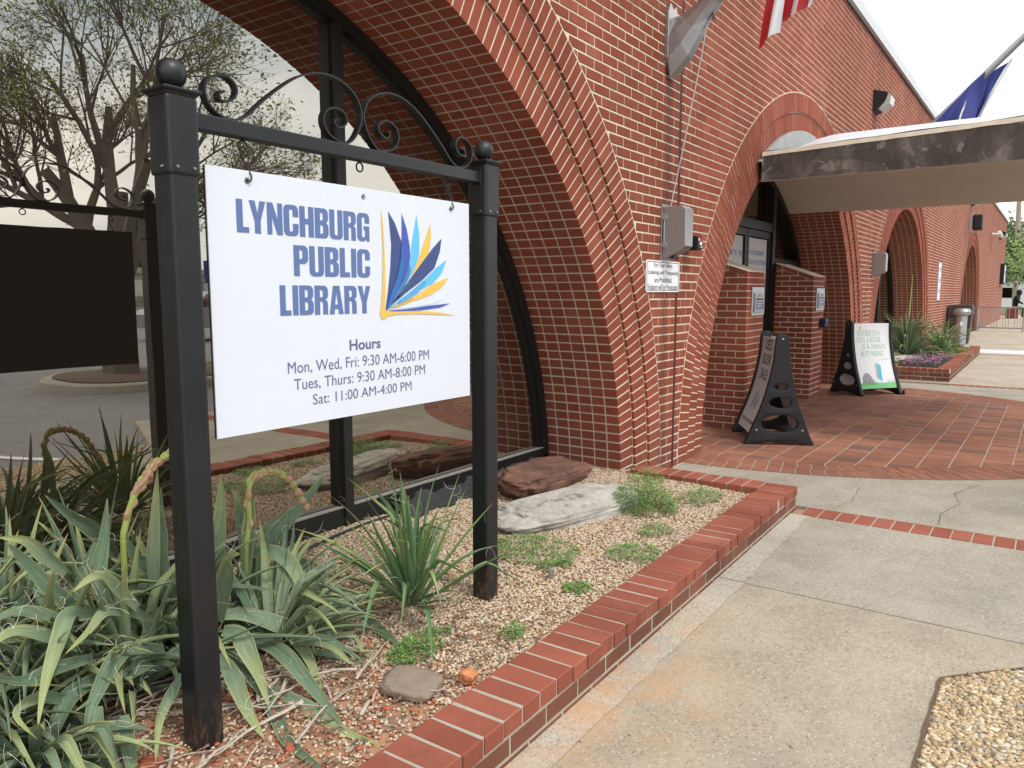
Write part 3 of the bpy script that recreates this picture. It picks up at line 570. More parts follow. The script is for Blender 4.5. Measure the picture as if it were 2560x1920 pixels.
for i, x in enumerate(JX):
    mb = MB(); z0 = zb(x); mb.add([(x - .0205, YF + .0015, z0), (x + .0205, YF + .0015, z0), (x + .0205, YF + .0015, TOPZ), (x - .0205, YF + .0015, TOPZ)], [(0, 1, 2, 3)]); mb.build('expansion_joint', M['sealant'], wall_o)
# coping, roof and ends
mb = MB(); mb.box((-2.1, YF - .06, TOPZ + .02), (XEND + .06, YF + .4, TOPZ + .17)); mb.build('coping', M['coping'], lib)
mb = MB(); mb.box((-2.0, YF - .012, TOPZ), (XEND + .01, YF + .3, TOPZ + .02)); mb.build('coping_flashing', M['bronze'], lib)
mb = MB(); mb.box((-2.0, 3.35, -.02), (XEND, 26, TOPZ + .05)); mb.build('inner_block', M['dark_back'], lib)
mb = MB(); mb.box((XEND - .2, YF + .012, 0), (XEND, 26, TOPZ + .001)); mb.build('end_wall', M['brick'], lib)
mb = MB(); mb.box((-2.0, YF + .012, -.02), (-1.9, 3.35, TOPZ)); mb.build('end_wall', M['brick'], lib)
# arches
def arch(ci, c):
    mb = MB(); n = 120
    A = [math.pi * k / n for k in range(n + 1)]
    pt = lambda r, a, y: (c + r * math.cos(a), y, r * math.sin(a))
    for i in range(3):
        r0 = RR[i] + .004; r1 = RR[i + 1] + .004; y = YR[i] + .003; nb = len(mb.v)
        vs = [pt(r, a, y) for a in A for r in (r0, r1)]; mb.add(vs, [(2 * k, 2 * k + 1, 2 * k + 3, 2 * k + 2) for k in range(n)])
        if i: vs = [pt(r0 + .001, a, yy) for a in A for yy in (y, YR[i - 1] + .003)]; mb.add(vs, [(2 * k, 2 * k + 1, 2 * k + 3, 2 * k + 2) for k in range(n)])
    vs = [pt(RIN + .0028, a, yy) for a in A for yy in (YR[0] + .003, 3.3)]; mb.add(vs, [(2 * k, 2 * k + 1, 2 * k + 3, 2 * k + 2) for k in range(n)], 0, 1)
    ao = mb.build('arch', [M['mortar'], M['mortar_soffit_shaded']], lib)
    pcs = []; cnt0 = 0
    for i in range(3):
        rm = (RR[i] + RR[i + 1]) / 2; cnt = round(math.pi * rm / (.0705 if i else .0690)); cnt0 = cnt0 or cnt
        for k in range(cnt):
            g = .0056
            lo, hi = RR[i] + (.0 if i == 0 else .004), RR[i + 1] - .004
            a0, a1 = math.pi * k / cnt, math.pi * (k + 1) / cnt
            p = [(c + r * math.cos(a), r * math.sin(a)) for r, a in ((lo, a0 + g / lo), (hi, a0 + g / hi), (hi, a1 - g / hi), (lo, a1 - g / lo))]
            pcs.append((p, YR[i], YR[i] + (.0995 if i == 0 else .022), random.gauss(.5, .2)))
    def mk(mb, pc, near): mb.prism(pc[0], mapXZ, pc[1] + random.uniform(-.0012, .0012), pc[2], min(1, max(.01, pc[3])), .002 if near else 0)
    kf = lambda pc: (sum(q[0] for q in pc[0]) / 4, pc[1], sum(q[1] for q in pc[0]) / 4)
    split(pcs, mk, 'arch_brick', M['brick'], ao, {0: 190, 1: 110}.get(ci, 0), 'arch_brickwork', kf)
    sp = []
    for col in range(1, 6):
        y0 = YR[0] + .1055 * col + .005; y1 = y0 + .0955
        if col == 5: y1 += .01
        for k in range(cnt0):
            g = .0054; a0, a1 = math.pi * k / cnt0, math.pi * (k + 1) / cnt0; lo, hi = RIN, RIN + .02
            p = [(c + r * math.cos(a), r * math.sin(a)) for r, a in ((lo, a0 + g / lo), (hi, a0 + g / hi), (hi, a1 - g / hi), (lo, a1 - g / lo))]
            sp.append((p, y0, y1, random.gauss(.42, .2)))
    def mks(mb, pc, near):
        j = random.uniform(-.0015, .0015); p = [(q[0] + j * (q[0] - c) / 3, q[1] + j * q[1] / 3) for q in pc[0]]; mb.prism(p, mapXZ, pc[1], pc[2], min(1, max(.01, pc[3])), .0015 if near else 0)
    split(sp, mks, 'soffit_brick', M['soffit_brick'], ao, {0: 300}.get(ci, 0), 'soffit_brickwork', lambda pc: (pc[0][0][0], pc[1], pc[0][0][1]))
for ci, c in enumerate(ARCH): arch(ci, c)
# windows
def ring_strip(mb, c, r0, r1, y0, y1, n=96, a0=0, a1=math.pi):
    vs = []
    for k in range(n + 1):
        a = a0 + (a1 - a0) * k / n
        for r, y in ((r0, y0), (r1, y0), (r1, y1), (r0, y1)): vs.append((c + r * math.cos(a), y, r * math.sin(a)))
    fs = []
    for k in range(n):
        for q in range(4): q2 = (q + 1) % 4; fs.append((4 * k + q, 4 * k + q2, 4 * k + 4 + q2, 4 * k + 4 + q))
    mb.add(vs, fs)
def window(c, mull, sill=.24):
    mb = MB(); ring_strip(mb, c, 2.925, 2.992, YG - .03, YG + .16); ring_strip(mb, c, 2.905, 2.925, YG - .005, YG + .16)
    wo = mb.build('window', M['bronze'], lib)
    mb = MB(); vs = [(c + 2.93 * math.cos(math.pi * k / 96), YG + .02, max(sill - .02, 2.93 * math.sin(math.pi * k / 96))) for k in range(97)]
    edges = [-3.2] + mull + [3.2]
    for e0, e1 in zip(edges[:-1], edges[1:]):
        p = [(v[0] - c, v[2]) for v in vs]; p = clip(p, 1, 0, e0 + .001); p = clip(p, -1, 0, -e1 + .001)
        if len(p) < 3: continue
        mb = MB(); mb.add([(q[0] + c, YG + .02, q[1]) for q in p], [tuple(range(len(p)))]); mb.build('pane', M['glass'], wo)
    for m_ in mull:
        ht = math.sqrt(2.93 ** 2 - m_ ** 2)
        mb = MB(); mb.box((c + m_ - .030, YG - .040, .02), (c + m_ + .030, YG + .12, ht)); mb.box((c + m_ - .042, YG - .006, sill), (c + m_ - .0305, YG + .1, ht)); mb.box((c + m_ + .0305, YG - .006, sill), (c + m_ + .042, YG + .1, ht));
        mb.build('mullion', M['bronze'], wo)
    w_ = 2.97; mb = MB(); mb.box((c - w_, YG - .03, .05), (c + w_, YG + .1, sill - .05)); mb.box((c - w_, YG - .022, sill - .05), (c + w_, YG + .12, sill)); mb.box((c - w_, YG - .04, .0), (c + w_, YG + .08, .06))
    mb.build('sill', M['bronze'], wo)
    mb = MB(); mb.box((c - w_, YG - .028, sill), (c + w_, YG + .012, sill + .006)); mb.build('sill_ledge', simple('lit_sill', (.22, .21, .19), .8, 0, .3, 30), wo)  # ledge coloured paler than the frame to show light on its top
window(ARCH[0], [-.955, .955]); window(ARCH[2], [-.955, .955], .3); window(ARCH[3], [-.955, .955], .3)
# entrance doors inside the second arch
def doors():
    c = ARCH[1]; mb = MB(); ring_strip(mb, c, 2.90, 2.992, YG, YG + .16)
    for x in (10.41, 8.44): mb.box((x - .055, YG - .01, 0), (x + .055, YG + .15, math.sqrt(2.93 ** 2 - (x - c) ** 2)))
    mb.box((8.49, YG, 2.19), (10.36, YG + .14, 2.30)); mb.box((10.46, YG + .01, 1.78), (12.2, YG + .12, 1.86)); mb.box((6.7, YG + .01, 1.78), (8.39, YG + .12, 1.86)); mb.box((6.5, YG + .01, .0), (8.39, YG + .12, .1)); mb.box((10.46, YG + .01, .0), (12.3, YG + .12, .1))
    do = mb.build('entrance', M['bronze'], lib)
    mb = MB(); mb.add([(c + 2.95 * math.cos(math.pi * k / 96), YG + .1, 2.95 * math.sin(math.pi * k / 96)) for k in range(97)], [tuple(range(97))]); mb.build('pane', M['door_glass'], do)
    for x0 in (8.50, 9.44):
        x1 = x0 + .915; y = YG + .02; mb = MB(); 
        mb.box((x0, y, .02), (x0 + .06, y + .05, 2.18)); mb.box((x1 - .06, y, .02), (x1, y + .05, 2.18)); mb.box((x0 + .06, y, 2.10), (x1 - .06, y + .05, 2.18)); mb.box((x0 + .06, y, .02), (x1 - .06, y + .05, .22))
        mb.build('door', M['bronze'], do)
        mb = MB(); hx = x1 - .09 if x0 < 9 else x0 + .09; mb.tube([(hx, y - .06, .95), (hx, y - .06, 1.25)], .012, 8); mb.build('handle', M['galv'], do)
        mb = MB(); mb.box((x0 + .065, y + .028, 1.13), (x1 - .065, y + .032, 2.085)); mb.build('paper_notice', simple('grey_white_paper', (.62, .63, .65), .8, 0, .03), do)
    mp_ = lambda u, v, h: (u, YG + .0475 - h, v)
    text_mesh('WELCOME TO THE', (8.60, 1.845, 9.33, 1.912), mp_, 'notice_lettering', M['text_blue'], do, .02)
    text_mesh('SCAN FOR LIBRARY', (9.56, 1.875, 10.18, 1.938), mp_, 'notice_lettering', M['text_blue'], do, .02)
    text_mesh('HOURS AND LOCATIONS', (9.52, 1.755, 10.26, 1.818), mp_, 'notice_lettering', M['text_blue'], do, .02)
    text_mesh('2315', (9.23, 2.36, 9.42, 2.46), lambda u, v, h: (u, YG + .098 - h, v), 'street_number', M['white'], do, .015)
doors()
# ------------------------------------------------------------ entrance canopy (barrel vault slab)
def canopy():
    c = ARCH[1]; x0, x1 = 7.68, 11.18; ye = -.95; yw = YF - .004
    ca = empty('entrance_canopy', (c, .8, 2.5)); tag(ca, 'weathered concrete barrel vault canopy over the library entrance', 'canopy')
    ri, ro = 2.989, 3.12; n = 40
    ZE = 2.485; xe = math.sqrt(ri ** 2 - ZE ** 2)
    A0, A1 = math.acos(xe / ri), math.acos(-xe / ri)
    A = [A0 + (A1 - A0) * k / n for k in range(n + 1)]
    mb = MB(); vs = []
    for a in A: vs += [(c + ri * math.cos(a), ye, ri * math.sin(a)), (c + ri * math.cos(a), YG + .05, ri * math.sin(a))]
    mb.add(vs, [(2 * k, 2 * k + 1, 2 * k + 3, 2 * k + 2) for k in range(n)])
    vs2 = [(c + xe, ye, ZE), (x1, ye, ZE), (x1, yw, ZE), (c + xe, yw, ZE), (c - xe, ye, ZE), (x0, ye, ZE), (x0, yw, ZE), (c - xe, yw, ZE)]; mb.add(vs2, [(0, 1, 2, 3), (4, 7, 6, 5)])
    mb.build('plaster_underside', M['stucco'], ca, True)
    zb0 = ri * math.sin(A1); zt = 2.725
    ZT = lambda y: zt + .032 * (yw - y)
    for xx, nm in ((x0, -1), (x1, 1)):
        zb_ = ZE
        # side beam face, roughened
        mb = MB(); ny, nz = 90, 8; vs = []
        for i in range(ny + 1):
            for j in range(nz + 1):
                y = ye + (yw - ye) * i / ny; z = zb_ + (ZT(y) - zb_) * j / nz
                dn = (noise.noise(Vector((y * 2.2, z * 2.2, 3 + nm))) * .006 + noise.noise(Vector((y * 9, z * 9, 1))) * .003) if 0 < j < nz else 0
                ez = noise.noise(Vector((y * 7, 0, nm))) * .004 if j in (0, nz) else 0
                vs.append((xx + nm * dn, y, z + ez))
        fs = [(i * (nz + 1) + j, (i + 1) * (nz + 1) + j, (i + 1) * (nz + 1) + j + 1, i * (nz + 1) + j + 1) for i in range(ny) for j in range(nz)]
        mb.add(vs, fs); mb.build('side_fascia', M['fascia'], ca, True)
        mb = MB(); mb.box((min(xx, xx - nm * .02) , ye, zb_ - .0), (max(xx, xx - nm * .02) - (0.001 if nm < 0 else 0), yw, zb_ + .004)); 
        # sloping pale mortar edge above
        vs = []; ny = 80
        for i in range(ny + 1):
            y = ye + (yw - ye) * i / ny; j = noise.noise(Vector((y * 6, 5, nm))) * .006
            vs += [(xx + nm * .004, y, ZT(y) - .006 + j), (xx - nm * (.022 + j), y, ZT(y) + .038), (xx - nm * .12, y, ZT(y) + .055)]
        mb = MB(); mb.add(vs, [(3 * i + q, 3 * i + 3 + q, 3 * i + 4 + q, 3 * i + 1 + q) for i in range(ny) for q in (0, 1)]); mb.build('mortar_edge', M['drip'], ca, True)
    mb = MB(); vs = []
    for a in A: vs += [(c + ri * math.cos(a), ye, ri * math.sin(a)), (c + ro * math.cos(a), ye, max(zt, ro * math.sin(a)))]
    mb.add(vs, [(2 * k, 2 * k + 2, 2 * k + 3, 2 * k + 1) for k in range(n)]); mb.build('front_fascia', M['fascia'], ca)
    # white membrane on top, wrinkled, lapping over the edges
    ny, nx = 110, 40; vs = []
    for i in range(ny + 1):
        y = ye - .02 + (yw + .0 - ye) * i / ny
        for k in range(nx + 1):
            t = k / nx; x = x0 + .035 + (x1 - x0 - .07) * t; ed = min(t, 1 - t)
            z = math.sqrt(3.115 ** 2 - (x - c) ** 2); z = max(z, ZT(y) + .042) + noise.noise(Vector((x * 3, y * 1.6, 0))) * .012 + .012
            if ed < .001: z = ZT(y) + .046 + noise.noise(Vector((y * 2.3, 1, 0))) * .010
            if y > 1.9: z = max(zt + .05, z - .11 * min(1, (y - 1.9) / .5) ** 2)
            vs.append((x, y, z))
    mb = MB(); mb.add(vs, [(i * (nx + 1) + k, i * (nx + 1) + k + 1, (i + 1) * (nx + 1) + k + 1, (i + 1) * (nx + 1) + k) for i in range(ny) for k in range(nx)]); mb.build('roof_membrane', M['membrane'], ca, True)
    # lapped seam, lifted a little
    mb = MB(); vs = []
    for i in range(13):
        t = i / 12; vs += [(x0 + .028, 1.02 + t * .42, zt + .095 + .012 * math.sin(math.pi * t)), (x0 + .10, 1.04 + t * .40, zt + .12)]
    mb.add(vs, [(2 * i, 2 * i + 2, 2 * i + 3, 2 * i + 1) for i in range(12)]); mb.build('membrane_flap', M['membrane'], ca)
    mb = MB(); vs = []
    for k in range(41):
        a = math.pi * (.28 + .44 * k / 40); a = A0 + (A1 - A0) * k / 40
        vs += [(c + 3.205 * math.cos(a), yw - .012, 3.205 * math.sin(a)), (c + 3.205 * math.cos(a), YR[0] - .002 , 3.205 * math.sin(a)), (c + 3.00 * math.cos(a), yw - .03 - .012 * math.sin(k * 1.7), 3.00 * math.sin(a))]
    mb.add(vs, [(3 * k + q, 3 * k + 1 + q if q == 0 else 3 * k, 3 * k + 3 if q else 3 * k + 4, 3 * k + 3 if q == 0 else 3 * k + 5) if q == 0 else (3 * k, 3 * k + 3, 3 * k + 5, 3 * k + 2) for k in range(40) for q in (0, 1)]); mb.build('lead_flashing', M['flashing'], ca, True)
canopy()
# ------------------------------------------------------------ brick book-drop pillars
def pillar(x0, x1, yf, label, blue):
    yb = YG - .03; p = empty('book_drop_pillar', (x0, yf, 0)); tag(p, label, 'brick pillar', 'book drop pillars beside the doors')
    nr = 23; zt = nr * COURSE
    mb = MB(); mb.box((x0 + .004, yf + .004, 0), (x1 - .004, yb, zt + .001))
    top = [(yf + .004, zt + .062), (yb, zt + .235)]
    mb.add([(x0 + .004, yf + .004, zt), (x0 + .004, yb, zt), (x0 + .004, yb, top[1][1]), (x0 + .004, yf + .004, top[0][1]), (x1 - .004, yf + .004, zt), (x1 - .004, yb, zt), (x1 - .004, yb, top[1][1]), (x1 - .004, yf + .004, top[0][1])], [(0, 3, 2, 1), (4, 5, 6, 7), (3, 7, 6, 2), (0, 4, 7, 3)])
    mb.build('mortar_core', M['mortar'], p)
    lf = lambda u, v, h: (x0 + h, -u, v)     # left face: u = -y
    for r in range(nr):
        z0 = r * COURSE + .005; z1 = z0 + COURSE - .0105
        y = yf + (0 if r % 2 == 0 else -.103); 
        while y < yb - .03:
            a, b = max(y, yf), min(y + .196, yb); y += BLEN
            if b - a < .03: continue
            mb = MB()
            if a == yf:   # corner brick shows on both faces
                mb.prism([(-b, z0), (-a, z0), (-a, z1), (-b, z1)], lf, 0, .02, random.uniform(.2, .8), .0018)
            else: mb.prism([(-b, z0), (-a, z0), (-a, z1), (-b, z1)], lf, random.uniform(-.001, .001), .02, random.uniform(.2, .8), .0018)
            mb.build('brick', M['brick'], p)
        x = x0 + (.001 if r % 2 else -.1)
        first = True
        while x < x1 - .02:
            a, b = max(x, x0 + .0005), min(x + (.196 if not (first and r % 2) else .094), x1); step = BLEN if not (first and r % 2) else .104; x += step; first = False
            if b - a < .025: continue
            mb = MB(); mb.prism([(a, z0), (b, z0), (b, z1), (a, z1)], mapXZ, yf + random.uniform(-.001, .001) - .0005, yf + .02, random.uniform(.2, .8), .0018); mb.build('brick', M['brick'], p)
    # soldier row at the top front, sloped bricks on the side
    k = 0; x = x0 + .001
    while x < x1 - .03:
        mb = MB(); mb.prism([(x, zt + .004), (x + .056, zt + .004), (x + .056, zt + .062), (x, zt + .062)], mapXZ, yf - .001, yf + .03, random.uniform(.2, .8), .0015); mb.build('brick', M['brick'], p); x += .0677
    slp = (top[1][1] - top[0][1]) / (top[1][0] - top[0][0])
    for r in range(3):
        z0 = zt + .005 + r * COURSE; z1 = z0 + COURSE - .0105; y = yf - (.103 if r % 2 == 0 else 0)
        while y < yb - .03:
            a, b = max(y, yf), min(y + .196, yb); y += BLEN
            if b - a < .03: continue
            p_ = clip([(-b, z0), (-a, z0), (-a, z1), (-b, z1)], -slp, -1, -(top[0][1] - .060 - slp * yf) ) if True else 0
            if area(p_) > .0008: mb = MB(); mb.prism(p_, lf, random.uniform(-.001, .001), .02, random.uniform(.2, .8), .0015); mb.build('brick', M['brick'], p)
    sl = (top[1][1] - top[0][1]) / (top[1][0] - top[0][0]); y = yf
    while y < yb - .05:
        b = min(y + .196, yb); mb = MB(); za = top[0][1] + (y - yf) * sl; zb_ = top[0][1] + (b - yf) * sl
        lo = za - .055; lo2 = zb_ - .055
        mb.prism([(-b, lo2), (-y - .001, lo), (-y - .001, za), (-b, zb_)], lf, -.001, .02, random.uniform(.2, .8), .0015); mb.build('brick', M['brick'], p); y += BLEN
    mb = MB(); mb.add([(x0 - .004, yf - .004, top[0][1] + .002), (x1 + .004, yf - .004, top[0][1] + .002), (x1 + .004, yb, top[1][1] + .004), (x0 - .004, yb, top[1][1] + .004), (x0 - .004, yf - .004, top[0][1] - .006), (x1 + .004, yf - .004, top[0][1] - .006), (x1 + .004, yb, top[1][1] - .006), (x0 - .004, yb, top[1][1] - .006)], [(0, 1, 2, 3), (4, 5, 1, 0), (7, 4, 0, 3), (5, 6, 2, 1)]); mb.build('mortar_cap', M['mortar'], p)
    # metal drop box plate
    xa, xb = x0 + .13, x1 - .05
    pl = bevel_box('drop_plate', (xa, yf - .016, 1.165), (xb, yf - .001, 1.46), .006, M['galv'], p)
    bevel_box('drop_door', (xa + .05, yf - .03, 1.20), (xb - .04, yf - .0165, 1.40), .004, M['grey_paint'], pl)
    mb = MB(); mb.lathe(((xa + xb) / 2, yf - .034, 1.375), [(.009, -.006), (.012, 0), (.009, .006)], 12, axis='y'); mb.build('lock', M['cast_metal'], pl)
    mb = MB(); mb.box((xa + .095, yf - .0325, 1.235), (xb - .075, yf - .0302, 1.31)); mb.build('blue_label', M['tablue'], pl)
    for q in range(3):
        mb = MB(); mb.box((xa + .105, yf - .0335, 1.290 - q * .02), (xb - .09 - q * .02, yf - .0326, 1.297 - q * .02)); mb.build('label_line', M['white'], pl)
    mb = MB(); mb.box((xa + .07, yf - .0305, 1.328), (xb - .07, yf - .0302, 1.345)); mb.build('label_line', M['dark_back'], pl)
    if blue:
        bx = bevel_box('push_box', (xb - .16, yf - .075, .94), (xb - .02, yf - .002, 1.06), .008, M['black_plastic'], p)
        mb = MB(); mb.box((xb - .14, yf - .079, .955), (xb - .045, yf - .0755, 1.045)); mb.build('blue_panel', M['tablue'], bx)
    return p
pillar(7.70, 8.26, 2.55, 'near brick pillar with a grey book drop plate, left of the doors', False)
pillar(10.47, 11.06, 2.60, 'far brick pillar with a grey drop plate and small black and blue box', True)
# ------------------------------------------------------------ planters
ZC = .150
def planter(name, label, outer, zt, courses, m_cap, capd=.2, grp=None, light=False):
    """outer: open polyline of the outside edge; solid wall to the left of it"""
    pe = empty(name, (outer[1][0], outer[1][1], 0)); tag(pe, label, 'planter wall', grp)
    capi = 0
    for si, (a, b) in enumerate(zip(outer[:-1], outer[1:])):
        a = Vector(a); b = Vector(b); t = (b - a).normalized(); ln = (b - a).length; nin = Vector((-t.y, t.x))
        s0 = capd + .006 if si > 0 else 0; s1 = ln
        P = lambda s, d, h: (a.x + t.x * s + nin.x * d, a.y + t.y * s + nin.y * d, h)
        mb = MB()
        q0 = s0 - .004 if si > 0 else 0; q1 = ln - (.006)
        vs = [P(q0, .005, -.03), P(q1, .005, -.03), P(q1, capd - .005, -.03), P(q0, capd - .005, -.03), P(q0, .005, zt - .0035), P(q1, .005, zt - .0035), P(q1, capd - .005, zt - .0035), P(q0, capd - .005, zt - .0035)]
        mb.add(vs, [(4, 5, 6, 7), (0, 1, 5, 4), (1, 2, 6, 5), (2, 3, 7, 6), (3, 0, 4, 7)]); mb.build('mortar_core', M['mortar_grey'], pe)
        s = s0; caps = []
        cw = .0915; cp = .1014
        while s + cw <= s1 + .02:
            caps.append((s, min(s + cw, s1))); s += cp
        for (u0, u1) in caps:
            j = random.uniform(-.0025, .0025); dj = random.uniform(-.004, .004); sk = random.uniform(-.0022, .0022)
            mp = lambda u, v, h: P(u, v, h)
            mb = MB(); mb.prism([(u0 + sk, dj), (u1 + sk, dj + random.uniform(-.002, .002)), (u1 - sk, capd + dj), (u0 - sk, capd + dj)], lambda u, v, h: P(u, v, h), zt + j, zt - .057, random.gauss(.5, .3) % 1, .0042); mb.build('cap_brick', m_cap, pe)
        for c in range(courses):
            z1 = zt - .0675 - c * .0675; z0 = max(-.01, z1 - .0575)
            if z1 < .008: break
            s = (.032 if si else 0) + (-.103 if c % 2 else 0)
            while s < s1 - .02:
                u0, u1 = max(s, .032 if si else 0), min(s + .197, s1); s += BLEN
                if u1 - u0 < .02: continue
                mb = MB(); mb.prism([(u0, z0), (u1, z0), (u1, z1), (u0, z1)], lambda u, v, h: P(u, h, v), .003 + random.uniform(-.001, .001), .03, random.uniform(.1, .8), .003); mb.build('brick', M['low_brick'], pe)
    return pe
planter('planter_wall', 'low red brick edging around the gravel bed beneath the hanging board', [(-.5, 1.205), (5.08, 1.303), (5.08, 2.425)], ZC, 2, M['cap_brick'])
planter('planter_wall', 'far low brick edging around the bed with pink flowers beyond the patio', [(13.80, 2.43), (13.80, 1.31), (20.45, 1.37)], .205, 2, M['cap_brick'])
# ------------------------------------------------------------ hanging sign
SY0, SY1 = 1.872, 1.952; SYC = 1.912; BY = 1.905
def post(x0, base, par):
    x1 = x0 + .080
    po = bevel_box('post', (x0, SY0, base), (x1, SY1, 1.72), .008, M['black_metal'], par)
    bevel_box('post_sleeve', (x0 - .0055, SY0 - .0055, 1.702), (x1 + .0055, SY1 + .0055, 1.905), .009, M['black_metal'], po)
    mb = MB(); s = .0475; cx, cy = x0 + .04, SYC
    prof = [(.043, 1.903), (.0455, 1.908), (.053, 1.913), (.054, 1.917), (.052, 1.920), (.02, 1.924)]
    vs = [(cx + sx * r, cy + sy * r, z) for r, z in prof for sx, sy in ((-1, -1), (1, -1), (1, 1), (-1, 1))]
    mb.add(vs, [(4 * i + k, 4 * i + (k + 1) % 4, 4 * i + 4 + (k + 1) % 4, 4 * i + 4 + k) for i in range(5) for k in range(4)] + [(20, 21, 22, 23)]); mb.build('post_cap', M['black_metal'], po)
    mb = MB(); R = .0395; prof = [(.016, -.048), (.017, -.040)] + [(R * math.sin(a), -R * math.cos(a)) for a in [.5 + (math.pi - .5) * k / 18 for k in range(18)]] + [(.0005, R)]
    mb.lathe((cx, cy, 1.962), prof, 32); mb.build('ball_finial', M['black_metal'], po, True)
    for (sx, sy, ax) in ((x0 + .016, SY0 - .008, 'y'), (x1 - .016, SY0 - .008, 'y')):
        mb = MB(); mb.lathe((sx, sy, 1.722), [(.0035, -.004), (.0042, -.001), (.0042, .002), (.0035, .004)], 12, axis='y'); mb.build('screw', M['cast_metal'], po, True)
    mb = MB(); mb.lathe((x0 - .008, SY0 + .02, 1.722), [(.0035, -.004), (.0042, 0), (.0035, .003)], 12, axis='x'); mb.build('screw', M['cast_metal'], po, True)
frame = empty('sign_frame', (1.85, SYC, .12)); tag(frame, 'black metal post frame with ball finials and scrollwork holding the white board', 'sign frame')
post(1.141, .05, frame); post(2.474, .05, frame)
bevel_box('beam', (1.2235, SYC - .0195, 1.831), (2.4735, SYC + .0195, 1.875), .004, M['black_metal'], frame)
for x in (1.2285, 2.4635):
    bevel_box('beam_bracket', (x, SYC - .024, 1.826), (x + .008, SYC + .024, 1.880), .002, M['black_metal'], frame)
def ribbon(pts, wd, th, name, m, par):
    """flat bar bent in the XZ plane"""
    P = [Vector(p) for p in pts]; mb = MB(); vs = []
    for i, p in enumerate(P):
        t = (P[min(i + 1, len(P) - 1)] - P[max(i - 1, 0)]).normalized(); nn = Vector((-t.y, t.x)) * th / 2
        for q, y in ((p + nn, -wd / 2), (p - nn, -wd / 2), (p - nn, wd / 2), (p + nn, wd / 2)): vs.append((q.x, SYC + y, q.y))
    k = len(P); fs = [(4 * i + q, 4 * i + (q + 1) % 4, 4 * i + 4 + (q + 1) % 4, 4 * i + 4 + q) for i in range(k - 1) for q in range(4)] + [(0, 1, 2, 3), (4 * k - 1, 4 * k - 2, 4 * k - 3, 4 * k - 4)]
    mb.add(vs, fs); o = mb.build(name, m, par, fix=True); smooth_by_angle(o.data, R_(40)); return o
def catmull(P, k=5):
    out = []
    for i in range(len(P) - 1):
        p0, p1, p2, p3 = P[max(i - 1, 0)], P[i], P[i + 1], P[min(i + 2, len(P) - 1)]
        for q in range(k):
            t = q / k
            out.append(tuple(.5 * (2 * b + (c - a) * t + (2 * a - 5 * b + 4 * c - d) * t * t + (3 * b - a - 3 * c + d) * t ** 3) for a, b, c, d in zip(p0, p1, p2, p3)))
    return out + [tuple(P[-1])]
XM = 1.8478
sc_ = [(x, z + .0005) for x, z in SCROLL]
lp = catmull(sc_, 5); ribbon(lp, .026, .0055, 'scroll', M['black_metal'], frame); ribbon([(2 * XM - x, z) for x, z in lp], .026, .0055, 'scroll', M['black_metal'], frame)
mb = MB()
for k in range(7): mb.lathe((XM, SYC, 1.944 + k * .0058), [(.010, -.0026), (.0125, -.001), (.0125, .001), (.010, .0026)], 14)
mb.build('scroll_collar', M['black_metal'], frame, True)
def torus_pts(c, r, n=20, a0=0, a1=2 * math.pi, plane='xz'):
    return [(c[0] + r * math.cos(a0 + (a1 - a0) * k / n), c[1], c[2] + r * math.sin(a0 + (a1 - a0) * k / n)) for k in range(n + 1)]
for x in (1.390, 1.838, 2.288):
    mb = MB(); mb.tube(torus_pts((x, SYC, 1.812), .0145, 22), .0029, 8); mb.lathe((x, SYC, 1.829), [(.004, -.004), (.004, .003)], 8); mb.build('eye_ring', M['black_metal'], frame, True)
# ---- the board
board = empty('hanging_board', (1.83, BY, 1.74)); tag(board, 'white hanging board lettered with the library name, opening hours and open book emblem', 'sign board')
BX0, BX1, BZ0, BZ1 = 1.262, 2.405, .992, 1.7445
shape2d([[(BX0, BZ0), (BX1, BZ0), (BX1, BZ1), (BX0, BZ1)]] + [[(x + .0052 * math.cos(a * math.pi / 8), 1.7165 + .0052 * math.sin(a * math.pi / 8)) for a in range(16)] for x in (1.393, 1.843, 2.293)], .004, lambda u, v, h: (u, BY + h, v), 'board_panel', M['board_white'], board)
mb = MB(); mb.box((BX0, BY + .0022, BZ0), (BX1, BY + .010, BZ1)); mb.build('board_backing', M['dark_back'], board)
for x in (1.393, 1.843, 2.293):
    mb = MB(); n = 20; vs = [(x + r * math.cos(2 * math.pi * k / n), BY - y, 1.7165 + r * math.sin(2 * math.pi * k / n)) for r, y in ((.0055, .002), (.0062, .0036), (.0085, .0036), (.0098, .0021)) for k in range(n)]
    mb.add(vs, [(i * n + k, i * n + (k + 1) % n, (i + 1) * n + (k + 1) % n, (i + 1) * n + k) for i in range(3) for k in range(n)]); mb.build('grommet', M['cast_metal'], board, True)
def arc(cx, cy, rx, ry, a0, a1, n=10): return [(cx + rx * math.cos(R_(a0 + (a1 - a0) * k / n)), cy + ry * math.sin(R_(a0 + (a1 - a0) * k / n))) for k in range(n + 1)]
S_ = .205
def stadium(w, x0=0, y0=0, y1=1, r=.17): return arc(w - r, y1 - r, r, r, 0, 90, 6) + arc(x0 + r, y1 - r, r, r, 90, 180, 6) + arc(x0 + r, y0 + r, r, r, 180, 270, 6) + arc(w - r, y0 + r, r, r, 270, 360, 6)
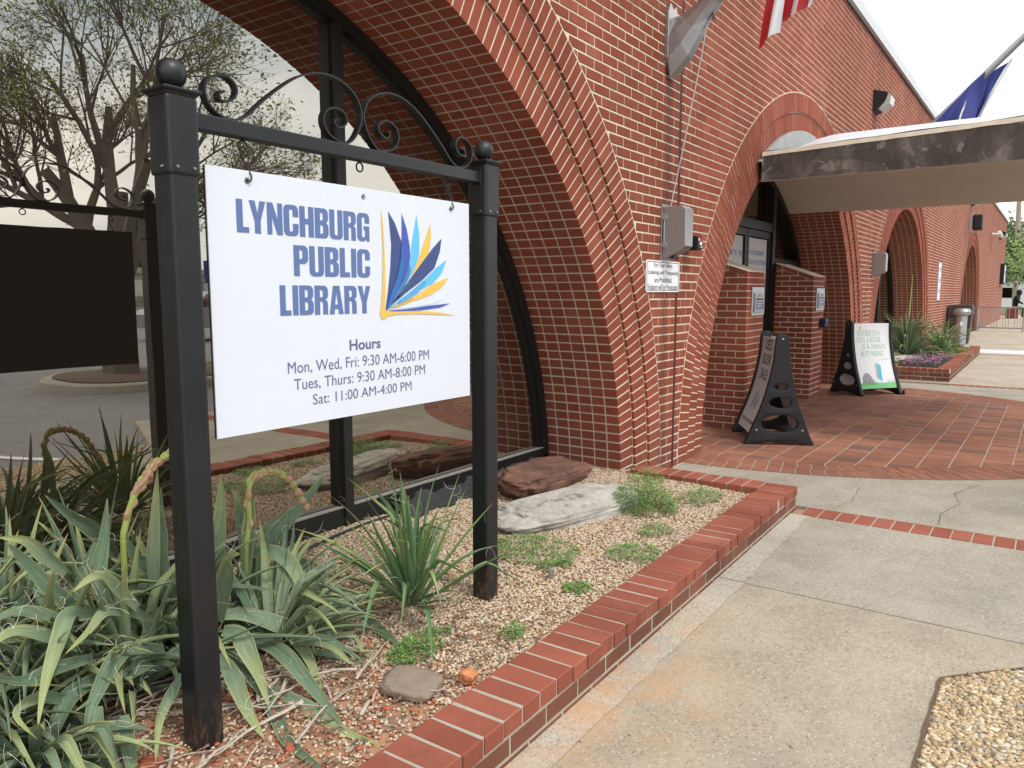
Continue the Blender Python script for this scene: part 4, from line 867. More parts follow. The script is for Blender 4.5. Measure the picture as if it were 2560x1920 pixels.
GL = {
 'L': (.42, [[(0, 0), (.40, 0), (.40, .17), (S_, .17), (S_, 1), (0, 1)]]),
 'I': (S_, [[(0, 0), (S_, 0), (S_, 1), (0, 1)]]),
 'H': (.54, [[(0, 0), (S_, 0), (S_, .42), (.335, .42), (.335, 0), (.54, 0), (.54, 1), (.335, 1), (.335, .60), (S_, .60), (S_, 1), (0, 1)]]),
 'N': (.54, [[(0, 0), (.17, 0), (.17, .56), (.345, 0), (.54, 0), (.54, 1), (.37, 1), (.37, .47), (.20, 1), (0, 1)]]),
 'Y': (.56, [[(.18, 0), (.38, 0), (.38, .38), (.56, 1), (.36, 1), (.28, .62), (.20, 1), (0, 1), (.18, .38)]]),
 'A': (.58, [[(0, 0), (.20, 0), (.215, .18), (.365, .18), (.38, 0), (.58, 0), (.42, 1), (.16, 1)], [(.23, .34), (.29, .78), (.35, .34)]]),
 'U': (.54, [arc(.37, .17, .17, .17, 270, 360, 6) + [(.54, 1), (.335, 1)] + arc(.27, .19, .05, .05, 0, -180, 8) [:0] + [(.335, .19), (.31, .14), (.23, .14), (.205, .19), (.205, 1), (0, 1)] + arc(.17, .17, .17, .17, 180, 270, 6)]),
 'C': (.54, [[(.54, .62)] + arc(.37, .83, .17, .17, 0, 90, 6) + arc(.17, .83, .17, .17, 90, 180, 6) + arc(.17, .17, .17, .17, 180, 270, 6) + arc(.37, .17, .17, .17, 270, 360, 6) + [(.54, .40), (.335, .40), (.335, .19), (.31, .145), (.23, .145), (.205, .19), (.205, .81), (.23, .855), (.31, .855), (.335, .81), (.335, .62)]]),
 'G': (.54, [[(.54, .64)] + arc(.37, .83, .17, .17, 0, 90, 6) + arc(.17, .83, .17, .17, 90, 180, 6) + arc(.17, .17, .17, .17, 180, 270, 6) + [(.30, 0), (.38, .09), (.42, 0), (.54, 0), (.54, .54), (.29, .54), (.29, .39), (.345, .39), (.345, .20), (.31, .145), (.23, .145), (.205, .19), (.205, .81), (.23, .855), (.31, .855), (.335, .81), (.335, .64)]]),
 'P': (.52, [[(0, 0), (S_, 0), (S_, .40)] + arc(.35, .57, .17, .17, 270, 360, 6) + arc(.35, .83, .17, .17, 0, 90, 6) + [(0, 1)], [(S_, .55), (.28, .56), (.315, .60), (.315, .81), (.28, .845), (S_, .85)]]),
 'B': (.54, [[(0, 0)] + arc(.36, .17, .18, .17, 270, 360, 6) + [(.54, .40), (.50, .48), (.44, .52), (.50, .57), (.53, .65)] + arc(.36, .83, .17, .17, 0, 90, 6) + [(0, 1)], [(S_, .15), (.29, .155), (.325, .19), (.325, .39), (.29, .43), (S_, .44)], [(S_, .59), (.29, .60), (.32, .63), (.32, .81), (.29, .845), (S_, .85)]]),
 'R': (.54, [[(0, 0), (S_, 0), (S_, .45), (.28, .45), (.325, .40), (.325, 0), (.52, 0), (.52, .36), (.50, .46), (.42, .52), (.49, .56), (.53, .64)] + arc(.36, .83, .17, .17, 0, 90, 6) + [(0, 1)], [(S_, .59), (.29, .60), (.325, .64), (.325, .80), (.29, .845), (S_, .85)]]),
}
def big_word(wd, x0, x1, z0, z1):
    gap = .045; tot = sum(GL[ch][0] for ch in wd) + gap * (len(wd) - 1) - (.05 if 'LY' in wd else 0); u = 0; h = z1 - z0; sx = (x1 - x0) / tot
    for i, ch in enumerate(wd):
        if ch == 'Y' and i and wd[i - 1] == 'L': u -= .05
        shape2d([[(x0 + (u + p[0]) * sx, z0 + p[1] * h) for p in lp_] for lp_ in GL[ch][1]], .0006, lambda a, b, c: (a, BY - .0028 + c, b), 'letter', M['text_blue'], board)
        u += GL[ch][0] + gap
big_word('LYNCHBURG', 1.353, 1.8665, 1.5706, 1.6632); big_word('PUBLIC', 1.548, 1.866, 1.4512, 1.5445); big_word('LIBRARY', 1.492, 1.865, 1.332, 1.4232)
bt = lambda u, v, h: (u, BY - .0024 - h, v)
text_mesh('Hours', (1.7655, 1.2105, 1.909, 1.247), bt, 'lettering', M['text_purple'], board, .022)
text_mesh('Mon, Wed, Fri: 9:30 AM-6:00 PM', (1.512, 1.1485, 2.160, 1.1905), bt, 'lettering', M['text_purple'], board)
text_mesh('Tues, Thurs: 9:30 AM-8:00 PM', (1.534, 1.096, 2.137, 1.1368), bt, 'lettering', M['text_purple'], board)
text_mesh('Sat: 11:00 AM-4:00 PM', (1.606, 1.0487, 2.062, 1.082), bt, 'lettering', M['text_purple'], board)
order = [('p1', 'navy'), ('p2', 'royal'), ('p3', 'sky_'), ('p4', 'gold'), ('p5', 'navy'), ('p8', 'pale'), ('p7', 'gold'), ('p6', 'sky_'), ('p9', 'royal'), ('spineV', 'gold'), ('spineH', 'gold')]
for i, (k, cl) in enumerate(order):
    pts = catmull(LOGO[k] + [LOGO[k][0]], 3)[:-1] if False else LOGO[k]
    y = BY - .00245 - .00022 * i; mb = MB(); mb.add([(p[0], y, p[1]) for p in pts], [tuple(range(len(pts)))]); mb.build('emblem_page' if k[0] == 'p' else 'emblem_cover', M[cl], board)
# darker overlaps between neighbouring pages
def ov(pts, m): mb = MB(); mb.add([(p[0], BY - .0056, p[1]) for p in pts], [tuple(range(len(pts)))]); mb.build('emblem_overlap', m, board)
ov([(1.938, 1.342), (1.962, 1.395), (1.995, 1.456), (2.015, 1.519), (2.0209, 1.5809), (2.0314, 1.5254), (2.0246, 1.469), (1.9987, 1.4124), (1.9663, 1.3689)], M['mid'])
ov([(1.945, 1.345), (1.9847, 1.3937), (2.0313, 1.444), (2.0590, 1.505), (2.0640, 1.48), (2.0499, 1.4505), (2.0026, 1.3874)], simple('overlap_blue', (.07, .19, .45), .55))
ov([(1.96, 1.362), (2.0027, 1.3936), (2.05, 1.44), (2.0683, 1.4381), (2.0394, 1.415), (2.0, 1.385)], simple('overlap_dark', (.05, .12, .20), .55))
ov([(2.0, 1.373), (2.0675, 1.4063), (2.135, 1.445), (2.15, 1.44), (2.10, 1.40), (2.0, 1.36)], simple('overlap_cyan', (.08, .38, .66), .55))
ov([(1.95, 1.345), (1.9928, 1.3574), (2.05, 1.375), (2.09, 1.3855), (2.04, 1.362), (1.99, 1.35)], simple('overlap_ochre', (.62, .36, .12), .55))
# S hooks
def hook(x, label):
    h = empty('hook', (x, SYC, 1.80)); tag(h, label, 'hook', 'black hooks carrying the board')
    pts = [(x + .002, SYC, 1.787), (x + .0115, SYC, 1.792), (x + .012, SYC, 1.803), (x + .003, SYC, 1.809), (x - .007, SYC, 1.804), (x - .011, SYC, 1.792), (x - .004, SYC - .002, 1.776), (x + .006, SYC - .004, 1.757), (x + .012, SYC - .008, 1.742), (x + .013, SYC - .016, 1.728), (x + .008, SYC - .017, 1.716), (x, SYC - .010, 1.713), (x - .005, SYC - .001, 1.7165)]
    P = [tuple(p) for p in catmull([tuple(q) for q in pts], 4)]
    mb = MB(); mb.tube(P, .0026, 8); mb.build('hook_body', M['black_metal'], h, True)
    for dx in (-.013, .0165):
        mb = MB(); mb.tube([(x + dx * .6, SYC, 1.797), (x + dx, SYC, 1.785), (x + dx * .9, SYC - .003, 1.755), (x + dx * .7, SYC - .006, 1.742)], .0009, 5); mb.build('gate_wire', M['black_metal'], h)
hook(1.391, 'left black carabiner hook between beam and white board'); hook(2.290, 'right black carabiner hook between beam and white board')
# ------------------------------------------------------------ wall fittings
def flag_bracket(px, label, cat='flag pole'):
    f = empty('flagpole', (px, YF, 3.2)); tag(f, label, cat, 'slanted flagpoles on brick piers')
    w0 = .085
    prof = [(-w0, 3.40), (-w0, 3.09), (0, 2.985), (w0, 3.09), (w0, 3.40), (.05, 3.475), (0, 3.44), (-.05, 3.475)]
    mb = MB(); mb.prism([(px + u, v) for u, v in prof], mapXZ, YF - .03, YF - .001, 0, .006); mb.build('wall_plate', M['cast_metal'], f)
    d = Vector((0, -math.cos(R_(45)), math.sin(R_(45)))); s0 = Vector((px, YF - .03, 3.16))
    # faceted arm rising out of the plate
    mb = MB(); rings = []
    for t, a, b in ((0, .082, .20), (.10, .078, .155), (.20, .068, .105), (.30, .062, .075), (.42, .06, .064)):
        c = s0 + d * t; up = Vector((0, math.sin(R_(45)), math.cos(R_(45)))) if t else Vector((0, 0, 1)); up = Vector((0, 0, 1)).lerp(Vector((0, math.sin(R_(45)), math.cos(R_(45)))), min(1, t / .2)).normalized()
        rings.append([c + Vector((1, 0, 0)) * a * x + up * b * y for x, y in ((-1, -.35), (-.55, -1), (.55, -1), (1, -.35), (1, .35), (.55, 1), (-.55, 1), (-1, .35))])
    vs = [q for r in rings for q in r]; mb.add(vs, [(8 * i + k, 8 * i + (k + 1) % 8, 8 * i + 8 + (k + 1) % 8, 8 * i + 8 + k) for i in range(4) for k in range(8)] + [tuple(range(32, 40))]); mb.build('socket_arm', M['cast_metal'], f)
    mb = MB(); c = s0 + d * .42; mb.tube([c - d * .02, c + d * .03], .066, 20); mb.build('collar', M['grey_paint'], f, True)
    mb = MB(); mb.tube([c, c + d * 2.6], [.054, .046], 18); mb.build('pole', M['grey_paint'], f, True)
    mb = MB(); mb.tube(torus_pts((px, s0.y + d.y * .38 - .03, s0.z + d.z * .38 - .09), .02, 12), .004, 6); mb.build('rope_ring', M['dark_back'], f)
    return c, d
c1, d1 = flag_bracket(5.47, 'near cast metal bracket with grey flagpole above the warning plate'); c2, d2 = flag_bracket(13.28, 'far flagpole with the furled blue flag behind the canopy')
def rope(pts, label, r=.0045):
    mb = MB(); P = catmull(pts, 6); mb.tube(P, r, 6); tag(mb.build('rope', simple('pale_rope', (.5, .48, .45), .9, 0, .2, 60), smooth=True), label, 'rope')
rope([(5.47, 1.60, 4.0), (5.47, 1.93, 3.60), (5.47, 2.155, 3.31), (5.47, 2.17, 3.26), (5.47, 2.215, 3.0), (5.462, 2.31, 2.498), (5.455, 2.40, 2.045)], 'pale flag rope running down from the near bracket to the grey box')
rope([(13.28, 1.9, 3.7), (13.3, 2.15, 3.2), (13.36, 2.32, 2.6), (13.42, 2.41, 2.05)], 'pale flag rope on the far pier behind the canopy')
def cloth(name, m_fn, P, label, nu, nv):
    """P(u,v)->(x,y,z); m_fn(u,v)->material index"""
    pass
# US flag: gathered cloth, tip hangs into view
def us_flag():
    f = empty('striped_flag', (5.47, 1.5, 3.9)); tag(f, 'hanging red and white striped flag, only its lower tip in view', 'flag')
    top = [(1.30, 3.95), (.70, 4.55)]
    def pt(u, v):   # u across stripes (0..1), v down
        y0 = 1.66 - u * .62; z0 = 3.90 + u * .62
        y1 = 1.812 - .42 * u ** .8; z1 = 3.075 + .30 * u ** 1.1 + (.06 if .3 < u < .5 else 0)
        y = y0 + (y1 - y0) * v; z = z0 + (z1 - z0) * v
        x = 5.47 + .05 * math.sin(u * 16 + v * 2) * (.4 + v * .6) + .02 * math.sin(v * 7)
        return (x, y, z)
    ns = 7
    for s in range(ns):
        mb = MB(); vs = []; k, q = 6, 16
        for i in range(k + 1):
            for j in range(q + 1): vs.append(pt((s + i / k) / ns, j / q))
        mb.add(vs, [(i * (q + 1) + j, (i + 1) * (q + 1) + j, (i + 1) * (q + 1) + j + 1, i * (q + 1) + j + 1) for i in range(k) for j in range(q)])
        mb.build('red_stripe' if s % 2 == 0 else 'white_stripe', M['red'] if s % 2 == 0 else M['white'], f, True)
us_flag()
def blue_flag():
    f = empty('blue_flag', (13.28, 1.2, 4.4)); tag(f, 'furled navy blue flag with white fringe edge hanging from the far pole', 'flag')
    def panel(P, x0, amp, name, m, n=24):
        """P: four corners (y, z) top-right, top-left, bottom-left, bottom-right; folds run down the cloth"""
        mb = MB(); vs = []
        for i in range(n + 1):
            for j in range(n + 1):
                u, v = i / n, j / n; t = [P[0][k] + (P[1][k] - P[0][k]) * u for k in (0, 1)]; b = [P[3][k] + (P[2][k] - P[3][k]) * u for k in (0, 1)]
                y = t[0] + (b[0] - t[0]) * v; z = t[1] + (b[1] - t[1]) * v + .03 * math.sin(math.pi * u) * (1 - v)
                vs.append((x0 + amp * math.sin(u * 11 + v * 2.2) * (.35 + .65 * v) + .02 * math.sin(v * 6 + u * 3), y, z))
        mb.add(vs, [(i * (n + 1) + j, (i + 1) * (n + 1) + j, (i + 1) * (n + 1) + j + 1, i * (n + 1) + j + 1) for i in range(n) for j in range(n)]); return mb.build(name, m, f, True)
    panel([(1.06, 4.53), (1.44, 4.14), (2.05, 3.45), (1.20, 3.50)], 13.19, .035, 'cloth', M['flagblue'])
    panel([(.80, 4.66), (1.14, 4.42), (1.22, 3.60), (1.14, 3.95)], 13.37, .02, 'cloth', M['flagblue'])
    panel([(.75, 4.69), (.80, 4.665), (1.155, 3.96), (1.10, 3.93)], 13.372, .01, 'white_fringe', M['white'], 8)
    panel([(1.27, 4.13), (1.285, 4.12), (1.42, 3.70), (1.38, 3.70)], 13.145, .004, 'seal_edge', M['white'], 6)
blue_flag()
def cleat_box(px, label, hinge):
    b = empty('cover_box', (px, YF, 1.85)); tag(b, label, 'metal box', 'grey rope boxes on brick piers')
    bevel_box('back_plate', (px - .075, YF - .012, 1.64), (px + .085, YF - .001, 2.055), .003, M['grey_paint'], b)
    prof = [(YF - .014, 2.035), (YF - .165, 2.035), (YF - .193, 2.012), (YF - .193, 1.745), (YF - .165, 1.715), (YF - .055, 1.665), (YF - .014, 1.650)]
    me = MB(); me.prism([(-y, z) for y, z in prof], lambda u, v, h: (h, -u, v), px - .065, px + .075, 0, .004, True); me.build('cover', M['grey_paint'], b)
    if hinge:
        for z in (1.94, 1.735): bevel_box('hinge_strap', (px - .078, YF - .05, z), (px - .066, YF - .013, z + .04), .002, M['galv'], b)
        mb = MB(); mb.tube([(px - .073, YF - .03, 1.775), (px - .073, YF - .03, 1.94)], .006, 8); mb.build('hinge_pin', M['galv'], b)
        bevel_box('drain_lip', (px - .02, YF - .09, 1.655), (px + .03, YF - .045, 1.69), .002, M['dark_back'], b)
cleat_box(5.46, 'grey hinged metal box on the near pier above the warning plate', True); cleat_box(13.50, 'grey metal box on the pier beyond the entrance canopy', False)
k_ = empty('key_box', (5.85, YF, 1.79)); tag(k_, 'small dark box with a red and white label beside the near grey box', 'key box')
bevel_box('body', (5.80, YF - .115, 1.735), (5.92, YF - .001, 1.842), .004, M['bronze'], k_)
bevel_box('face', (5.806, YF - .126, 1.742), (5.914, YF - .1155, 1.836), .004, M['black_plastic'], k_)
for (a, b, c, d, m_) in ((5.835, 1.805, 5.895, 1.828, 'red'), (5.82, 1.805, 5.832, 1.828, 'white'), (5.845, 1.775, 5.89, 1.798, 'white'), (5.86, 1.752, 5.90, 1.768, 'galv')):
    mb = MB(); mb.box((a, YF - .1285, b), (c, YF - .1262, d)); mb.build('label_patch', M[m_], k_)
# warning plate
wp = empty('warning_plate', (5.44, YF, 1.52)); tag(wp, 'white metal plate with black lettering warning against loitering, below the grey box', 'sign plate')
def rrect(x0, z0, x1, z1, r): return arc(x1 - r, z1 - r, r, r, 0, 90, 5) + arc(x0 + r, z1 - r, r, r, 90, 180, 5) + arc(x0 + r, z0 + r, r, r, 180, 270, 5) + arc(x1 - r, z0 + r, r, r, 270, 360, 5)
WX0, WX1, WZ0, WZ1 = 5.138, 5.742, 1.407, 1.640; wm = lambda u, v, h: (u, YF - .006 + h, v)
shape2d([rrect(WX0, WZ0, WX1, WZ1, .022)], .004, wm, 'plate', M['white'], wp)
wl = lambda u, v, h: (u, YF - .0085 + h * .1, v)
shape2d([rrect(WX0 + .012, WZ0 + .010, WX1 - .012, WZ1 - .010, .018), rrect(WX0 + .020, WZ0 + .0145, WX1 - .020, WZ1 - .0145, .014)], .0008, wl, 'border', M['text_black'], wp)
wt = lambda u, v, h: (u, YF - .0086 - h, v)
for t, a, b, z in (('For Your Safety,', 5.27, 5.61, 1.587), ('Loitering and Trespassing', 5.175, 5.715, 1.534), ('are Prohibited.', 5.285, 5.60, 1.483), ('Violators will be Prosecuted.', 5.165, 5.715, 1.430)): text_mesh(t, (a, z - .006, b, z + .034), wt, 'lettering', M['text_black'], wp, .004)
for x in (5.44,):
    for z in (1.628, 1.418): mb = MB(); mb.lathe((x, YF - .010, z), [(.004, -.003), (.006, 0), (.003, .001)], 10, axis='y'); mb.build('screw', M['galv'], wp)
# wall packs, speaker, camera, small signs
def wall_pack(x, z, s, label):
    o = empty('wall_light', (x, YF, z)); tag(o, label, 'wall light', 'wedge wall lights on the brick facade')
    prof = [(YF - .001, z + .16 * s), (YF - .20 * s, z + .10 * s), (YF - .16 * s, z - .02 * s), (YF - .07 * s, z - .13 * s), (YF - .001, z - .15 * s)]
    mb = MB(); mb.prism([(-a, b) for a, b in prof], lambda u, v, h: (h, -u, v), x - .17 * s, x + .17 * s, 0, .003, True); mb.build('housing', M['bronze'], o)
    prof = [(YF - .205 * s, z + .085 * s), (YF - .245 * s, z + .05 * s), (YF - .23 * s, z - .06 * s), (YF - .11 * s, z - .145 * s), (YF - .075 * s, z - .125 * s), (YF - .165 * s, z - .02 * s)]
    mb = MB(); mb.prism([(-a, b) for a, b in prof], lambda u, v, h: (h, -u, v), x - .15 * s, x + .15 * s, 0, .003, True); mb.build('lens', simple('prismatic_lens', (.45, .48, .46), .25, 0, .3, 40), o)
wall_pack(12.95, 4.24, 1.0, 'dark wall light with clear lens above the canopy roof'); wall_pack(28.9, 4.32, 1.1, 'dark wall light just under the canopy edge, far along the facade'); wall_pack(43.5, 4.1, 1.3, 'small wall light near the far end of the facade')
sp_ = empty('loudspeaker', (28.7, YF, 3.65)); tag(sp_, 'black box loudspeaker mounted above the far narrow arch', 'loudspeaker')
bevel_box('cabinet', (28.55, YF - .36, 3.38), (29.05, YF - .08, 3.86), .05, M['black_plastic'], sp_)
mb = MB(); mb.box((28.60, YF - .08, 3.32), (28.66, YF - .001, 3.88)); mb.build('bracket', M['galv'], sp_)
cm = empty('security_camera', (38.5, YF, 3.8)); tag(cm, 'white security camera on a wall arm far along the facade', 'security camera')
mb = MB(); mb.tube([(38.6, YF, 3.88), (38.6, YF - .28, 3.84)], .035, 8); mb.build('arm', M['white'], cm); mb = MB(); mb.tube([(37.5, YF - .32, 3.86), (38.9, YF - .32, 3.78)], .075, 10); mb.build('camera_body', M['white'], cm)
ns = empty('notice_sign', (21.85, YF, 1.68)); tag(ns, 'narrow upright white notice plate on the wall between arches', 'sign plate')
bevel_box('plate', (21.62, YF - .02, 1.22), (22.08, YF - .001, 2.14), .005, M['board_white'], ns)
for z in (1.93, 1.66, 1.40): mb = MB(); mb.box((21.72, YF - .023, z), (21.98, YF - .0205, z + .1)); mb.build('print_block', M['grey_rock'], ns)
ls = empty('lightbox_sign', (46.2, YF, 2.3)); tag(ls, 'dark framed pale sign at the far end of the facade', 'sign')
bevel_box('case', (45.7, YF - .18, 1.85), (46.9, YF - .001, 2.85), .02, M['black_plastic'], ls); mb = MB(); mb.box((45.78, YF - .186, 1.93), (46.82, YF - .181, 2.77)); mb.build('face', M['board_white'], ls)
mb = MB(); mb.box((45.95, YF - .190, 2.3), (46.65, YF - .187, 2.5)); mb.build('print_block', M['grey_rock'], ls)
# ------------------------------------------------------------ A-frame boards
def aframe(o, du, width, label, kind):
    """o: ground centre; du: unit vector along the foot-to-foot direction of the side panels; boards face +-du"""
    du = Vector(du).normalized(); dv = Vector((-du.y, du.x)); O = Vector(o)
    root = empty('a_frame_sign', (O.x, O.y, 0)); tag(root, label, 'A-frame sign', 'black plastic A-frame signs on the patio')
    HT = 1.03
    def hw(h): # half depth of the panel at height h
        return float(np.interp(h, [0, .04, .1, .2, .3, .4, .5, .6, .7, .8, .95], [.305, .30, .272, .235, .195, .160, .132, .108, .088, .072, .060]))
    def board_u(h): return hw(h) - .028
    outline = []
    hs = [.05 + .9 * k / 24 for k in range(25)]
    right = [(hw(h), h) for h in hs]; right = [(.300, 0), (.312, .03)] + [(hw(h), h) for h in hs]
    topc = arc(0, HT - .055, hw(.95), .055, 0, 180, 10)
    left = [(-u, h) for u, h in reversed(right)]
    bot = [(-.225, 0), (-.19, .018), (-.1, .038), (0, .043), (.1, .038), (.19, .018), (.225, 0)]
    outl = right + topc + left + bot
    ell = lambda cz, rx, ry, n=24: [(rx * math.cos(2 * math.pi * k / n), cz + ry * math.sin(2 * math.pi * k / n)) for k in range(n)]
    for sd in (-1, 1):
        mp = lambda u, v, h, sd=sd: (O.x + du.x * u + dv.x * (sd * (width / 2 - .022) + h), O.y + du.y * u + dv.y * (sd * (width / 2 - .022) + h), v)
        pn = shape2d([outl, ell(.205, .165, .082), ell(.40, .095, .052), ell(.545, .055, .030)], .036, mp, 'side_panel', M['black_plastic'], root, .006, 2)
        for (u, v) in ((0, .985), (-.205, .145), (.205, .145)):
            mb = MB(); n = 10; cx = sd * (width / 2 - .001)
            vs = [(O.x + du.x * (u + r * math.cos(a)) + dv.x * (cx + sd * e_), O.y + du.y * (u + r * math.cos(a)) + dv.y * (cx + sd * e_), v + r * math.sin(a)) for r, e_ in ((.012, 0), (.009, .004), (.004, .005)) for a in [2 * math.pi * k / n for k in range(n)]]
            mb.add(vs, [(i * n + k, i * n + (k + 1) % n, (i + 1) * n + (k + 1) % n, (i + 1) * n + k) for i in range(2) for k in range(n)] + [tuple(range(2 * n, 3 * n))]); mb.build('bolt', M['galv'], pn)
        for r_ in range(4):
            mb = MB(); u = (r_ - 1.5) * .014; p = [mp(u - .003, .075, sd * .019), mp(u + .003, .075, sd * .019), mp(u + .003, .10, sd * .019), mp(u - .003, .10, sd * .019)]; mb.add(p, [(0, 1, 2, 3)]); mb.build('embossed_mark', M['dark_back'], pn)
    wi = width / 2 - .045
    def surf(a, h, off): # a -1..1 across, h height
        def f(sd):
            u = sd * (board_u(h) + off); return (O.x + du.x * u + dv.x * a * wi, O.y + du.y * u + dv.y * a * wi, h)
        return f
    for sd in (-1, 1):
        mb = MB(); nh = 24; vs = []
        for k in range(nh + 1):
            h = .10 + .88 * k / nh
            for off in (0, .008):
                for a in (-1, 1): vs.append(surf(a, h, off)(sd))
        fs = []
        for k in range(nh):
            b = 4 * k; fs += [(b, b + 1, b + 5, b + 4), (b + 2, b + 3, b + 7, b + 6), (b, b + 2, b + 6, b + 4), (b + 1, b + 3, b + 7, b + 5)]
        mb.add(vs, fs); mb.build('poster_board', M['white'], root)
    def face_map(sd, flip):
        return lambda u, v, h: surf((-u if flip else u), v, .0085 + h)(sd)
    return root, face_map
# board beside the pillars: faces left
a1, fm = aframe((7.42, 2.18), (.487, -.873), .69, 'near black A-frame board announcing a used book sale, seen edge on', 1)
g = fm(-1, True)
for t, z, wd in (('USED', .86, .5), ('BOOK', .72, .55), ('SALE', .58, .5)): text_mesh(t, (-wd, z, wd, z + .10), g, 'lettering', M['text_black'], a1, 0, .001, True)
for i, (x0, x1, z0, z1) in enumerate(((-.35, -.15, .30, .45), (-.1, .1, .32, .47), (.12, .3, .30, .42))):
    mb = MB(); mb.add([g(x0, z0, .001), g(x0 + .08, z0, .001), g(x1, z1, .001), g(x1 - .06, z1, .001)], [(0, 1, 2, 3)]); mb.build('emblem_stroke', M['sky_'] if i % 2 else M['navy'], a1)
text_mesh('LYNCHBURG PUBLIC LIBRARY', (-.8, .17, .8, .20), g, 'lettering', M['text_black'], a1, 0, .001, True)
# board facing the camera
a2, fm = aframe((11.62, 2.12), (-.60, -.80), .70, 'far black A-frame board with green handwriting and a drawn blue book', 2)
# du (-.60,-.80): +1 face looks to -du... the visible face is on the +du side
g = fm(1, False)
for t, u0, u1, z in (("'OUTSIDE OF A", -.80, .45, .815), ('DOG A BOOK', -.82, .5, .72), ("IS A MAN'S", -.55, .72, .625), ("BEST FRIEND'", -.66, .62, .53)): text_mesh(t, (u0, z, u1, z + .075), g, 'lettering', M['green_ink'], a2, -.008, .001, True)
text_mesh('groucho marx', (.45, .475, .85, .50), g, 'lettering', M['green_ink'], a2, 0, .001, True)
def fpoly(pts, m, name='drawing', off=.001):
    mb = MB(); mb.add([g(u, v, off) for u, v in pts], [tuple(range(len(pts)))]); mb.build(name, m, a2)
for k in range(24): u0 = -1 + k / 12; mb = MB(); mb.add([g(u0, .102, .001), g(u0 + 1 / 12, .102, .001), g(u0 + 1 / 12, .175, .001), g(u0, .172, .001)], [(0, 1, 2, 3)]); mb.build('painted_grass', M['green_grass'], a2)
fpoly([(-.85, .17), (-.8, .25), (-.62, .31), (-.4, .30), (-.28, .24), (-.15, .17)], M['grey_rock'], 'painted_rock', .0015)
fpoly([(.08, .23), (.26, .19), (.34, .40), (.12, .44)], M['book_blue'], 'painted_book', .0015); fpoly([(.0, .25), (.08, .23), (.12, .44), (.06, .44)], simple('book_pages', (.55, .52, .45), .6), 'painted_book', .0017)
for k in range(9): u = -.85 + k * .095; fpoly([(u, .15), (u + .03, .15), (u + .055, .205 + .02 * math.sin(k * 2))], M['text_black'], 'painted_blade', .002)
for k in range(5): u = .55 + k * .09; fpoly([(u, .17), (u + .02, .17), (u + .035, .23)], M['text_black'], 'painted_blade', .002)
for k in range(16): u = -.45 + k * .075; z = .92 + .012 * math.sin(k * .9) + (.02 if 5 < k < 9 else 0); fpoly([(u, z), (u + .03, z + .003), (u + .03, z + .008), (u, z + .005)], M['pink'], 'dash_mark')
fpoly([(-.70, .905), (-.62, .895), (-.56, .92), (-.60, .945), (-.68, .94)], M['gold'], 'painted_spot')
mb = MB(); wpos = Vector((11.75, 1.655, .035)); mb.lathe((wpos.x, wpos.y, .035), [(.03, -.015), (.035, -.008), (.035, .008), (.03, .015)], 14, axis='y'); mb.build('wheel', M['black_plastic'], a2)
# ------------------------------------------------------------ planting bed
def bed_z(x, y):
    return .108 + .02 * max(0, min(1, (y - 1.6) / 1.5)) + noise.noise(Vector((x * 1.6, y * 1.6, 0))) * .014 + (.012 if x < 1.6 else 0) * 1
def bed(name, x0, x1, y0, y1, m, zf, st=.05):
    nx, ny = int((x1 - x0) / st), int((y1 - y0) / st)
    mb = MB(); mb.add([(x0 + (x1 - x0) * i / nx, y0 + (y1 - y0) * j / ny, zf(x0 + (x1 - x0) * i / nx, y0 + (y1 - y0) * j / ny)) for i in range(nx + 1) for j in range(ny + 1)], [(i * (ny + 1) + j, (i + 1) * (ny + 1) + j, (i + 1) * (ny + 1) + j + 1, i * (ny + 1) + j + 1) for i in range(nx) for j in range(ny)])
    o = mb.build(name, m, smooth=True); tag(o, kind='structure'); return o
bed('planting_bed', -.5, 4.895, 1.38, 3.20, M['soil'], lambda x, y: bed_z(x, y) - .004)
bed('far_planting_bed', 13.95, 20.4, 1.45, 3.20, simple('dry_earth', (.26, .19, .10), 1, 0, .4, 8, .6, 60), lambda x, y: .17 + noise.noise(Vector((x, y, 0))) * .01)
def gsp(x, y, r):
    if y < 1.235 + .0195 * x + .185 + .004: return False
    if x > 4.88 and y < 2.46: return False
    if math.hypot(x - 4.9, y - 3) < .02: return False
    dens = 1.0 if x > 1.55 + .3 * noise.noise(Vector((y * 3, x, 0))) else (.33 if x > .7 else .12)
    if .9 < x < 1.75 and y < 1.95: dens = .42 + .3 * noise.noise(Vector((x * 5, y * 5, 2)))
    return r < dens
def gt(x, y, r):
    red = .05 if x < 2.3 else .02
    if x < 1.9 and y < 2: red = .13
    if r < red: return .99
    return (r - red) / (1 - red) * .93
o = scatter('gravel', ((.2, 1.38), (5.0, 3.12)), 105000, .0044, .0082, M['gravel'], bed_z, gsp, 7, flatz=.55, tfun=gt); tag(o, 'loose tan and cream pea gravel covering the planting bed', 'gravel', kind='stuff')
o = scatter('clay_crumbs', ((.5, 1.40), (2.0, 2.3)), 1300, .003, .011, simple('red_clay_crumb', (.42, .13, .06), 1, 0, .3, 60), lambda x, y: bed_z(x, y), lambda x, y, r: y > 1.235 + .0195 * x + .2 and (r < .9 - .5 * (x - .8)), 9, flatz=.6); tag(o, 'red clay crumbs and brick chips on the bare soil by the near post', 'clay crumbs', kind='stuff')
